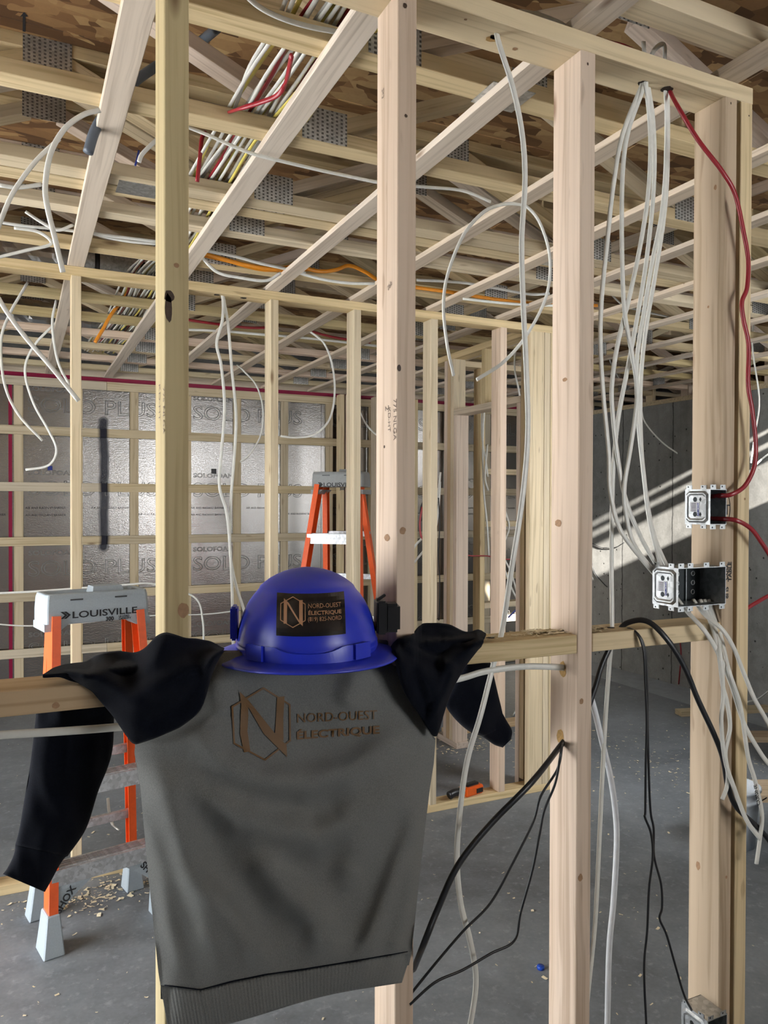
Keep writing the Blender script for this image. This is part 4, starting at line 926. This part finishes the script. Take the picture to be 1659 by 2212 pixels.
for i in range(len(zs) - 1):
    for k in range(NA): Fc.append((i * NA + k, i * NA + (k + 1) % NA, (i + 1) * NA + (k + 1) % NA, (i + 1) * NA + k))
V.append((0, 0, HC + 0.0038)); top = len(V) - 1; L = (len(zs) - 1) * NA
for k in range(NA): Fc.append((L + k, L + (k + 1) % NA, top))
link('shell', raw_mesh('shell', V, Fc, True), HATM, hat, True)
V = []; Fc = []
brim = [(0.0, 0.004), (0.012, 0.0015), (0.026, -0.003), (0.0365, -0.0065), (0.039, -0.009), (0.037, -0.011), (0.026, -0.0075), (0.010, -0.004), (-0.004, -0.001)]
for off, z in brim:
    for k in range(NA):
        a = 2 * pi * k / NA; fb_ = 1.0 + 0.12 * max(0, -sin(a)) ** 2
        V.append(((HA + off) * cos(a), (HBD + off * 1.05 * fb_) * sin(a), z + (0.006 * max(0, -sin(a)) ** 2) * (off / 0.039)))
for i in range(len(brim) - 1):
    for k in range(NA): Fc.append((i * NA + k, i * NA + (k + 1) % NA, (i + 1) * NA + (k + 1) % NA, (i + 1) * NA + k))
link('brim', raw_mesh('brim', V, Fc, True), HATM, hat, True)
def hat_patch(name, x0, x1, z0, z1, off, mat, nx=24, nz=8, parent=None, smooth=True, shape=None):
    V = []; Fc = []
    for j in range(nz + 1):
        for i in range(nx + 1):
            x = x0 + (x1 - x0) * i / nx; z = z0 + (z1 - z0) * j / nz
            if shape: x, z = shape(i / nx, j / nz)
            V.append(hat_pt(x, z, off))
    n = len(V)
    for v in V[:n]: pass
    for j in range(nz + 1):
        for i in range(nx + 1):
            x = x0 + (x1 - x0) * i / nx; z = z0 + (z1 - z0) * j / nz
            if shape: x, z = shape(i / nx, j / nz)
            V.append(hat_pt(x, z, -0.002))
    W = nx + 1
    for j in range(nz):
        for i in range(nx): Fc.append((j * W + i, j * W + i + 1, (j + 1) * W + i + 1, (j + 1) * W + i))
    for i in range(nx):
        Fc.append((i, n + i, n + i + 1, i + 1)); q = nz * W + i; Fc.append((q, q + 1, n + q + 1, n + q))
    for j in range(nz):
        q = j * W; Fc.append((q, q + W, n + q + W, n + q)); q = j * W + nx; Fc.append((q, n + q, n + q + W, q + W))
    return link(name, raw_mesh(name, V, Fc, False), mat, parent or hat, True)
# low front boss with its two accessory slots
hat_patch('front_boss', -0.078, 0.082, 0.002, 0.027, 0.0075, HATM, 30, 4, shape=lambda u, v: (-0.082 + 0.166 * u + (0.5 - u) * 0.016 * v, 0.002 + v * (0.016 + 0.009 * min(1, abs(2 * u - 1) ** 3 * 3))))
for s in (-1, 1):
    hat_patch('accessory_slot', 0.001 + s * 0.080 - 0.012, 0.001 + s * 0.080 + 0.012, 0.004, 0.027, 0.0125, HATM, 6, 4)
block('side_slot', (-0.131, -0.020, 0.022), (-0.119, 0.020, 0.080), HATM, None, 0.003).parent = hat
hat.children[-1].location = (-0.126, -0.01, 0.050)
def patch_round(u, v):   # rounded rectangle
    return (-0.0505 + 0.1105 * u, 0.0455 + 0.0685 * v)
st = hat_patch('sticker', 0, 1, 0, 1, 0.0012, STICK, 24, 12, shape=patch_round)
def hc(x, y, off=0.0020):   # crop coordinates on the sticker -> hat surface
    return hat_pt(-0.0505 + (x - 545) / 590 * 0.1105, 0.1140 - (y - 318) / 367 * 0.0685, off)
def text_on(body, x0, x1, ybase, cap, fn, mat, parent, bold=0.0, name='lettering', slope=0.0, local=True):
    me = text_mesh(body, 1.0, bold); xs = [v.co.x for v in me.vertices]; a, b = min(xs), max(xs)
    for v in me.vertices:
        x = x0 + (v.co.x - a) / (b - a) * (x1 - x0)
        v.co = fn(x, ybase - v.co.y / 0.72 * cap + (x - x0) * slope)
    return link(name, me, mat, parent, local)
text_on('NORD-OUEST', 815, 1098, 464, 36, hc, COPPER, st); text_on('ÉLECTRIQUE', 815, 1098, 516, 30, hc, COPPER, st, 0.025); text_on('(819) 825-NORD', 812, 1098, 566, 34, hc, COPPER, st)
def stroke(P, w, closed=False):
    """flat 2-D band along the polyline P -> list of quads"""
    out = []; n = len(P)
    for i in range(n if closed else n - 1):
        a = Vector(P[i]); b = Vector(P[(i + 1) % n]); d = (b - a).normalized(); q = Vector((-d.y, d.x)) * w / 2
        e = d * w * 0.25; a = a - e; b = b + e
        m = max(1, int((b - a).length / 30))
        for k in range(m):
            c0 = a.lerp(b, k / m); c1 = a.lerp(b, (k + 1) / m); out.append([c0 + q, c1 + q, c1 - q, c0 - q])
    return out
def poly_grid(quad, nu=6, nv=3):
    """split a quad (4 corner points) into small quads so that it can follow a curved surface"""
    a, b, c, d = [Vector(p) for p in quad]; out = []
    g = lambda u, v: (a.lerp(b, u)).lerp(d.lerp(c, u), v)
    for i in range(nu):
        for j in range(nv): out.append([g(i / nu, j / nv), g((i + 1) / nu, j / nv), g((i + 1) / nu, (j + 1) / nv), g(i / nu, (j + 1) / nv)])
    return out
def quads_on(name, quads, fn, mat, parent, local=True):
    bm = bmesh.new()
    for q in quads: bm.faces.new([bm.verts.new(fn(p[0], p[1])) for p in q])
    bmesh.ops.remove_doubles(bm, verts=bm.verts, dist=0.00002)
    return link(name, bm_mesh(name, bm), mat, parent, local)
quads_on('hexagon_logo', stroke([(685, 378), (788, 432), (788, 560), (685, 615), (582, 560), (582, 432)], 7, True), hc, COPPER, st)
quads_on('letter_logo', poly_grid([(608, 390), (636, 425), (636, 588), (608, 588)]) + poly_grid([(608, 390), (650, 425), (768, 605), (735, 575)]) + poly_grid([(738, 402), (768, 402), (768, 605), (738, 570)]), hc, COPPER, st)
# clip-on lamp battery at the side
lp = block('lamp_clip', (0.118, -0.03, 0.030), (0.136, 0.03, 0.088), BLKP, None, 0.003); lp.parent = hat; lp.location = (0.129, -0.010, 0.058)
q = block('lamp_box', (0, 0, 0), (0.027, 0.040, 0.050), BLKP, None, 0.005); q.parent = lp; q.location = (0.019, -0.008, -0.001)
q = block('lamp_lever', (0, 0, 0), (0.018, 0.008, 0.005), BLKP, None, 0.001); q.parent = lp; q.location = (0.0, -0.012, 0.034); q.rotation_euler = (0, -0.6, 0)

# ------------------------------------------------------------------ sweatshirt draped over the blocking
ss = empty('sweatshirt', (0.43, 1.22, 0.72)); tag(ss, 'grey raglan sweatshirt with navy sleeves draped over the blocking', 'sweatshirt')
def interp(tab, t):
    if t <= tab[0][0]: return tab[0][1]
    for (a, va), (b, vb) in zip(tab, tab[1:]):
        if t <= b: return va + (vb - va) * (t - a) / (b - a)
    return tab[-1][1]
EL = [(1405, 480), (1440, 462), (1480, 447), (1520, 437), (1545, 420), (1568, 388), (1590, 337), (1605, 293), (1625, 290), (1700, 303), (1800, 312), (1900, 321), (2000, 332), (2100, 342), (2130, 347)]
ER = [(1405, 852), (1440, 858), (1480, 868), (1510, 884), (1540, 905), (1570, 922), (1598, 941), (1650, 937), (1700, 929), (1800, 917), (1900, 906), (2000, 895), (2060, 889), (2100, 880)]
SEAM = [(0, 2128), (0.16, 2139), (0.29, 2121), (0.43, 2106), (0.58, 2095), (0.82, 2073), (1.0, 2055)]
cq = lambda *pts: [(250 + x / 2.2726, 1400 + y / 2.2726) for x, y in pts]
RIDGES = [  # (polyline in the 250,1400 crop, width px, height m)
    (cq((250, 430), (400, 430), (520, 560), (700, 640), (930, 665), (1130, 620), (1320, 500), (1500, 370)), 34, 0.021),
    (cq((270, 520), (430, 720), (600, 820), (780, 880), (980, 930), (1120, 880), (1300, 720), (1480, 520)), 36, 0.021),
    (cq((600, 960), (740, 1080), (880, 1230), (1000, 1330), (1030, 1430), (1000, 1540)), 34, 0.020),
    (cq((160, 560), (250, 720), (310, 900), (390, 1180), (470, 1400), (560, 1600)), 36, 0.022),
    (cq((330, 560), (470, 830), (590, 1060), (700, 1290), (800, 1560)), -36, 0.004),
    (cq((420, 1130), (540, 1280), (640, 1420), (745, 1580)), 26, 0.017),
    (cq((130, 800), (220, 1080), (270, 1350), (330, 1600)), 20, 0.008),
    (cq((1520, 560), (1400, 760), (1250, 900), (1160, 1060), (1130, 1200)), 30, 0.014),
    (cq((1530, 700), (1440, 950), (1350, 1180), (1270, 1400), (1200, 1580)), 24, 0.018),
    (cq((1500, 1000), (1440, 1220), (1390, 1400), (1350, 1520)), 18, 0.013),
    (cq((1210, 80), (1170, 200), (1120, 300)), 26, 0.009),
    (cq((470, 120), (470, 240), (530, 350)), 30, 0.012),
    (cq((560, 60), (700, 110), (900, 150), (1150, 120)), 26, -0.007),
]
def seg_d(p, a, b):
    ax, ay = a; bx, by = b; dx, dy = bx - ax, by - ay; L2 = dx * dx + dy * dy
    t = max(0, min(1, ((p[0] - ax) * dx + (p[1] - ay) * dy) / L2)); return math.hypot(p[0] - ax - t * dx, p[1] - ay - t * dy), t
def shirtY(x, y, edge=True):
    Y = 1.216
    for pl, w, h in RIDGES:
        w2 = abs(w) * 1.15; best = 1e9; along = 0
        for i in range(len(pl) - 1):
            dd, t = seg_d((x, y), pl[i], pl[i + 1])
            if dd < best: best = dd; along = (i + t) / (len(pl) - 1)
        if best < 3 * w2:
            fade = min(1.0, 0.25 + 4 * along, 0.25 + 4 * (1 - along))
            Y -= 1.45 * (h if w > 0 else -h) * fade * exp(-(best / w2) ** 2)
    if y < 1462: Y += 0.042 * ((1462 - y) / 57) ** 1.6
    Y += 0.004 * noise.noise(Vector((x / 60, y / 75, 0)))
    if edge:
        l, r = interp(EL, y), interp(ER, y); u = (x - l) / max(1, r - l)
        Y += 0.030 * max(0, min(1, abs(2 * u - 1))) ** 7
    return min(Y, 1.243) if y > 1440 else Y
NU, NV = 110, 120
V = []; Fc = []
for j in range(-3, NV + 1):
    for i in range(NU + 1):
        u = i / NU
        if j < 0:
            p = at(480 + 372 * u, 1405, Y=1.25); V.append((p.x, 1.25 + 0.032 * (-j), 1.296 + 0.004 * (j + 3)))
            continue
        v = j / NV; y = 1405 + (interp(SEAM, u) - 1405) * v; x = interp(EL, y) + (interp(ER, y) - interp(EL, y)) * u
        V.append(at(x, y, Y=shirtY(x, y)))
W = NU + 1
for j in range(NV + 3):
    for i in range(NU): Fc.append((j * W + i, (j + 1) * W + i, (j + 1) * W + i + 1, j * W + i + 1))
# rows -3..-1 were written first in reversed depth: reorder them so the neck edge joins row 0
order = [2, 1, 0]
V2 = []
for q in (0, 1, 2): V2 += V[q * W:(q + 1) * W]
V = V2 + V[3 * W:]
n0 = len(V)
for j in (0, 1):     # chest side, hanging flat behind
    for k in range(25):
        for i in range(NU + 1):
            if j: continue
            u = i / NU; v = k / 24; y = 1440 + (interp(SEAM, u) + 30 - 1440) * v; x = interp(EL, y) + (interp(ER, y) - interp(EL, y)) * u
            V.append(at(x, y, Y=1.2465))
for k in range(24):
    for i in range(NU): Fc.append((n0 + k * W + i, n0 + k * W + i + 1, n0 + (k + 1) * W + i + 1, n0 + (k + 1) * W + i))
body = link('body', raw_mesh('body', V, Fc, True), GREY, ss)
# ribbed hem band
V = []; Fc = []; NH = 14; NUH = 220
for j in range(NH + 1):
    for i in range(NUH + 1):
        u = i / NUH; v = j / NH
        ys_ = interp(SEAM, u); xs_ = interp(EL, ys_) + (interp(ER, ys_) - interp(EL, ys_)) * u
        xb, yb = 366 + (868 - 366) * u, 2236 + (2119 - 2236) * u + 6 * sin(u * 7)
        x = xs_ + (xb - xs_) * v; y = ys_ + (yb - ys_) * v
        Yb = shirtY(xs_, ys_ - 6) * (1 - v) + (1.222 + 0.006 * sin(u * 11 + 1)) * v
        Y = Yb - 0.004 * sin(pi * min(1, v * 1.0)) + 0.0007 * sin(u * 2 * pi * 70) + 0.004 * exp(-(v / 0.05) ** 2) + 0.020 * abs(2 * u - 1) ** 9
        V.append(at(x, y, Y=min(Y, 1.244)))
W = NUH + 1
for j in range(NH):
    for i in range(NUH): Fc.append((j * W + i, (j + 1) * W + i, (j + 1) * W + i + 1, j * W + i + 1))
hem = link('hem', raw_mesh('hem', V, Fc, True), GREY, ss)
sm_ = hem.modifiers.new('thickness', 'SOLIDIFY'); sm_.thickness = 0.004; sm_.offset = -1
sl2 = [at(x, y - 1, Y=shirtY(x, y) - 0.0012) for x, y in [(interp(EL, interp(SEAM, i / 60)) + (interp(ER, interp(SEAM, i / 60)) - interp(EL, interp(SEAM, i / 60))) * i / 60, interp(SEAM, i / 60)) for i in range(1, 60)]]
link('hem_stitching', sweep(sl2, 0.0010, 0.0008, 6, 1, 0), NAVY, hem)
# back print
def sp(x, y):   # crop (480,1460; 4.366) -> shirt surface
    X_, Y_ = 480 + x / 4.366, 1460 + y / 4.366
    return at(X_, Y_, Y=shirtY(X_, Y_, False) - 0.0016) - base_of(ss)
quads_on('hexagon_logo', stroke([(390, 115), (637, 272), (641, 610), (405, 792), (114, 636), (96, 292)], 16, True), sp, PRINT, ss)
quads_on('letter_logo', poly_grid([(165, 148), (245, 228), (246, 372), (180, 275)], 4, 5) + poly_grid([(180, 272), (248, 370), (238, 520), (168, 545)], 5, 7) + poly_grid([(168, 545), (238, 520), (266, 712), (206, 722)], 5, 8)
         + poly_grid([(170, 160), (250, 232), (500, 545), (392, 545)], 8, 6) + poly_grid([(392, 545), (500, 545), (608, 655), (612, 765)], 8, 6) + poly_grid([(518, 200), (588, 192), (576, 400), (508, 400)], 5, 8) + poly_grid([(508, 400), (576, 400), (578, 620), (497, 548)], 5, 8), sp, PRINT, ss)
text_on('NORD-OUEST', 708, 1462, 442, 88, sp, PRINT, ss, 0.0, slope=-0.046); text_on('ÉLECTRIQUE', 705, 1485, 598, 74, sp, PRINT, ss, 0.028, slope=-0.072)

def resample(pl, n):
    P = [Vector((p[0], p[1], p[2] if len(p) > 2 else 0)) for p in pl]; P = spline(P, 10)
    L = [0]
    for a, b in zip(P, P[1:]): L.append(L[-1] + (b - a).length)
    out = []; j = 0
    for i in range(n + 1):
        s = L[-1] * i / n
        while j < len(L) - 2 and L[j + 1] < s: j += 1
        t = (s - L[j]) / max(1e-9, L[j + 1] - L[j]); out.append(P[j].lerp(P[j + 1], t))
    return out
def drape(name, A, B, bulge, mat, parent, n=60, m=28, ridges=()):
    """cloth sheet between the upper edge A and the lower edge B (pixel, pixel, depth)"""
    V = []; Fc = []
    def tab(P, c): return sorted((p[0], p[c]) for p in P)
    ay, az, by, bz = tab(A, 1), tab(A, 2), tab(B, 1), tab(B, 2); a0, a1, b0, b1_ = A[0][0], A[-1][0], B[0][0], B[-1][0]
    def soft(T, x, w=7): return (interp(T, x - w) + 2 * interp(T, x) + interp(T, x + w)) / 4
    for i in range(n + 1):
        xa = a0 + (a1 - a0) * i / n; xb = b0 + (b1_ - b0) * i / n
        pa = Vector((xa, soft(ay, xa), soft(az, xa))); pb = Vector((xb, soft(by, xb), soft(bz, xb)))
        for j in range(m + 1):
            t = j / m; p = pa.lerp(pb, t); q = min(1, t * 1.7); q = q * q * (3 - 2 * q); Y = pa.z + (pb.z - pa.z) * q - bulge * sin(pi * t) ** 0.8
            for pl, w, h in ridges:
                best = min(seg_d((p.x, p.y), pl[k], pl[k + 1])[0] for k in range(len(pl) - 1)); Y -= h * exp(-(best / w) ** 2)
            Y += 0.005 * noise.noise(Vector((p.x / 45, p.y / 38, 3.3)))
            top_hit = at(p.x, p.y, Z=ZB + 0.036).y
            Y = min(Y, top_hit if top_hit > 1.242 else 1.242)
            V.append(at(p.x, p.y, Y=Y))
    W = m + 1
    for i in range(n):
        for j in range(m): Fc.append((i * W + j, i * W + j + 1, (i + 1) * W + j + 1, (i + 1) * W + j))
    o = link(name, raw_mesh(name, V, Fc, True), mat, parent)
    s = o.modifiers.new('thickness', 'SOLIDIFY'); s.thickness = 0.004; s.offset = 0
    return o
def lens(name, Lp, Rp, Y, th, mat, parent, n=50, m=24, ribs=0.0):
    """a flattened closed tube of cloth between two outlines (pixels), centred at depth Y"""
    Lp = resample(Lp, n); Rp = resample(Rp, n); V = []; Fc = []; M = 2 * m
    for i in range(n + 1):
        for k in range(M):
            a = 2 * pi * k / M; u = 0.5 - 0.5 * cos(a); p = Lp[i].lerp(Rp[i], u)
            yy = Y - th * (abs(sin(a)) ** 0.8) * (1 if sin(a) > 0 else -1) + 0.011 * noise.noise(Vector((p.x / 38, p.y / 70, 9 + (sin(a) > 0)))) + ribs * sin(k * pi)
            V.append(at(p.x, p.y, Y=yy))
    for i in range(n):
        for k in range(M): Fc.append((i * M + k, (i + 1) * M + k, (i + 1) * M + (k + 1) % M, i * M + (k + 1) % M))
    Fc.append(tuple(range(M))); Fc.append(tuple(n * M + k for k in range(M - 1, -1, -1)))
    me = raw_mesh(name, V, Fc, True); return link(name, me, mat, parent)
s1 = drape('sleeve', [(484, 1404, 1.275), (455, 1387, 1.265), (420, 1380, 1.245), (400, 1380, 1.232), (380, 1373, 1.228), (357, 1367, 1.228), (338, 1375, 1.230), (322, 1395, 1.240), (305, 1407, 1.28), (290, 1411, 1.31), (258, 1407, 1.335), (225, 1412, 1.335), (200, 1421, 1.34), (188, 1432, 1.34), (165, 1434, 1.34), (140, 1437, 1.34), (112, 1446, 1.345), (92, 1461, 1.345)],
            [(480, 1406, 1.232), (458, 1445, 1.196), (446, 1490, 1.192), (438, 1522, 1.192), (420, 1546, 1.194), (388, 1570, 1.198), (338, 1592, 1.200), (289, 1608, 1.206), (268, 1578, 1.215), (250, 1550, 1.226), (230, 1526, 1.238), (205, 1498, 1.243), (180, 1478, 1.246), (165, 1474, 1.25), (150, 1470, 1.26), (130, 1462, 1.29), (95, 1464, 1.335)],
            0.024, NAVY, ss, 100, 36, [([(470, 1420), (420, 1440), (360, 1470), (300, 1500)], 26, 0.014), ([(355, 1385), (330, 1430), (290, 1460)], 16, 0.010), ([(240, 1445), (210, 1455), (185, 1462)], 12, 0.012), ([(430, 1470), (400, 1520), (330, 1560)], 20, -0.010)])
b1 = lens('sleeve', [(86, 1470), (80, 1520), (74, 1580), (64, 1660), (52, 1730), (42, 1790), (33, 1825)], [(232, 1468), (245, 1520), (246, 1570), (243, 1620), (232, 1660), (212, 1710), (186, 1790), (146, 1850)], 1.385, 0.030, NAVY, ss)
lens('cuff', [(33, 1824), (32, 1838), (26, 1856), (14, 1878), (6, 1888)], [(147, 1849), (140, 1853), (128, 1870), (112, 1900), (97, 1927)], 1.385, 0.024, NAVY, b1, 16)
s2 = drape('sleeve', [(846, 1402, 1.25), (852, 1385, 1.238), (872, 1376, 1.234), (893, 1374, 1.234), (899, 1360, 1.27), (903, 1352, 1.315), (915, 1347, 1.315), (945, 1346, 1.315), (972, 1350, 1.31), (990, 1360, 1.305), (1005, 1367, 1.30), (1022, 1366, 1.30), (1032, 1359, 1.305), (1044, 1366, 1.31), (1050, 1372, 1.31)],
            [(851, 1408, 1.236), (858, 1440, 1.198), (868, 1480, 1.194), (884, 1512, 1.194), (905, 1542, 1.198), (922, 1570, 1.202), (942, 1600, 1.206), (950, 1565, 1.212), (960, 1530, 1.218), (975, 1490, 1.226), (990, 1462, 1.232), (1008, 1432, 1.238), (1024, 1412, 1.242), (1038, 1394, 1.246)],
            0.022, NAVY, ss, 90, 36, [([(855, 1382), (920, 1383), (990, 1392), (1035, 1394)], 9, 0.012), ([(880, 1398), (930, 1420), (975, 1442)], 12, 0.012), ([(930, 1545), (960, 1500), (975, 1460)], 9, 0.010), ([(905, 1360), (930, 1366), (985, 1372)], 8, 0.006), ([(890, 1450), (910, 1500), (925, 1540)], 14, -0.010)])
b2 = lens('sleeve', [(1004, 1432), (985, 1470), (968, 1505), (964, 1525), (976, 1545), (998, 1568), (1022, 1585), (1044, 1591)], [(1060, 1432), (1068, 1465), (1076, 1500), (1081, 1520), (1084, 1533), (1086, 1545), (1083, 1560), (1078, 1574)], 1.378, 0.026, NAVY, ss, 40)
lens('cuff', [(1040, 1590), (1052, 1598), (1068, 1609), (1086, 1615)], [(1083, 1536), (1094, 1556), (1106, 1578), (1104, 1597)], 1.378, 0.022, NAVY, b2, 14)
SEAMM = plain('seam_grey', (0.20, 0.20, 0.19), 0.9)
link('seam', sweep([at(x, y, Y=shirtY(x, y) - 0.002) for x, y in ((884, 1512), (905, 1542), (918, 1560), (922, 1572), (940, 1597))], 0.0013, 0.001, 6, 4, 0), SEAMM, ss)
link('seam', sweep([at(x, y, Y=shirtY(x, y) - 0.002) for x, y in ((476, 1415), (452, 1460), (441, 1500), (436, 1524), (418, 1548))], 0.0011, 0.001, 6, 4, 0), SEAMM, ss)

# ------------------------------------------------------------------ small things on the floor
def revolve(prof, n=32):
    V = []; Fc = []
    for r, z in prof:
        for k in range(n): V.append((r * cos(2 * pi * k / n), r * sin(2 * pi * k / n), z))
    for i in range(len(prof) - 1):
        for k in range(n): Fc.append((i * n + k, i * n + (k + 1) % n, (i + 1) * n + (k + 1) % n, (i + 1) * n + k))
    Fc.append(tuple(range(n - 1, -1, -1)))
    return raw_mesh('revolved', V, Fc, True)
bl = at(1600, 1842, Z=0); bk = empty('bucket', (bl.x + 0.05, bl.y + 0.10, 0)); tag(bk, 'white plastic bucket standing behind the last stud', 'bucket')
link('bucket_body', revolve([(0.105, 0.0), (0.118, 0.17), (0.122, 0.205), (0.128, 0.207), (0.128, 0.222), (0.123, 0.224), (0.125, 0.255), (0.131, 0.257), (0.131, 0.268), (0.122, 0.268), (0.10, 0.01), (0.0, 0.008)]), BUCK, bk, True)
link('bucket_handle', sweep([(0.13 * cos(a), 0.13 * sin(a) * 0.55 - 0.09, 0.215 - 0.07 * sin(a)) for a in [pi * k / 10 for k in range(11)]], 0.0025, 0.0025, 6, 2, 0), BLKP, bk, True)
cpx = at(1168, 2093, Z=0); bc = link('bottle_cap', revolve([(0.012, 0.0), (0.013, 0.008), (0.011, 0.012), (0.0, 0.012)], 18), BLUECAP, None, loc=cpx); tag(bc, 'small blue cap lying alone on the bare floor', 'cap')
# cordless tool battery lying on the middle bottom plate
tp = at(1002, 1718, Z=0.04); tl = empty('battery_tool', (tp.x, 3.415, 0.038), radians(12)); tag(tl, 'orange and black tool lying on the middle wall bottom plate', 'tool')
q = block('tool_body', (-0.01, -0.032, 0.0), (0.115, 0.032, 0.046), TOOLM, None, 0.007); q.parent = tl; q.location = (0.05, 0, 0.024)
q2 = block('battery_window', (0, 0, 0), (0.045, 0.004, 0.024), BLKP, None, 0.001); q2.parent = q; q2.location = (0.03, -0.033, -0.002)
q2 = block('top_rail', (0, 0, 0), (0.08, 0.03, 0.014), BLKP, None, 0.002); q2.parent = q; q2.location = (0.0, 0, 0.028)
q = link('tool_handle', sweep([(-0.005, 0, 0.028), (-0.04, 0, 0.030), (-0.075, 0, 0.032), (-0.105, 0, 0.026)], 0.021, 0.021, 12, 5, 0), BLKP, tl, True)
# lumber lying about
LUM = 'loose lumber on the floor'
def plank(label, p0, p1, w, t, z, m):
    p0 = Vector((p0[0], p0[1], z)); p1 = Vector((p1[0], p1[1], z)); o = board('lumber_plank', p0, p1, w, t, Vector((-(p1 - p0).y, (p1 - p0).x, 0)), m); tag(o, label, 'plank', LUM); return o
a = at(1465, 1545, Z=0.0); plank('short plank on the floor behind the last stud, far off', (a.x, a.y), (a.x + 0.9, a.y - 0.25), 0.089, 0.038, 0.019, W_YEL)
a = at(1625, 1600, Z=0.0); plank('plank on the floor at the frame edge beyond the bucket', (a.x - 0.10, a.y + 0.08), (a.x + 1.0, a.y - 0.45), 0.14, 0.038, 0.019, W_BRN)
a = at(1625, 1745, Z=0.0); plank('wide plank on the floor right behind the bucket', (a.x - 0.05, a.y + 0.22), (a.x + 0.9, a.y - 0.2), 0.235, 0.038, 0.019, W_BRN)

# wood shavings and dust: nobody could count them
def shavings(name, label, pts, seed, size=0.012, z0=0.0005):
    R = random.Random(seed); V = []; Fc = []
    for (x, y, s) in pts:
        a = R.random() * 2 * pi; l = size * s * (0.5 + R.random()); w = l * (0.25 + 0.5 * R.random()); n = len(V)
        cu = R.random() * 0.45 * l
        for i in range(4):
            t = i / 3 - 0.5; zz = z0 + cu * (4 * t * t) * R.random() + 0.001
            for sgn in (-1, 1):
                lx, ly = l * t * 2, w * sgn * (0.6 + 0.4 * R.random())
                V.append((x + lx * cos(a) - ly * sin(a), y + lx * sin(a) + ly * cos(a), zz + 0.2 * w * sgn * R.random() + 0.001))
        for i in range(3): Fc.append((n + 2 * i, n + 2 * i + 1, n + 2 * i + 3, n + 2 * i + 2))
    o = link(name, raw_mesh(name, V, Fc), SHAV); tag(o, label, 'shavings', kind='stuff'); return o
R = random.Random(3); pts = []
for _ in range(900):
    y = 1.4 + R.random() ** 1.1 * 4.6; x = R.uniform(-0.2, 1.25 * y); pts.append((x, y, R.choice((0.35, 0.4, 0.5, 0.6, 1.0))))
for cx, cy, n_, sp_ in ((0.35, 3.25, 240, 0.16), (0.9, 3.2, 60, 0.2), (2.75, 4.3, 160, 0.22), (2.5, 4.2, 60, 0.12), (3.6, 3.3, 150, 0.35), (0.15, 3.2, 80, 0.1), (3.2, 3.9, 120, 0.5)):
    for _ in range(n_): pts.append((R.gauss(cx, sp_), min(R.gauss(cy, sp_ * 0.5), 6.2), R.choice((0.4, 0.6, 0.9, 1.2))))
shavings('wood_shavings', 'pale wood shavings scattered over the grey concrete floor', pts, 5, 0.008)
pts = [(R.uniform(0.70, 1.03), R.uniform(1.258, 1.335), R.choice((0.5, 0.8, 1.1))) for _ in range(150)] + [(R.gauss(0.985, 0.03), R.gauss(1.30, 0.012), 1.2) for _ in range(60)]
shavings('drill_shavings', 'drill shavings lying on the blocking beside the sweatshirt', pts, 6, 0.005, ZB + 0.0255)
pts = [(R.gauss(1.10, 0.022), min(1.337, max(1.255, R.gauss(1.285, 0.02))), R.choice((0.5, 0.8, 1.1))) for _ in range(150)]
shavings('drill_shavings', 'drill shavings heaped on the blocking by the black wires', pts, 8, 0.005, ZB + 0.0255)
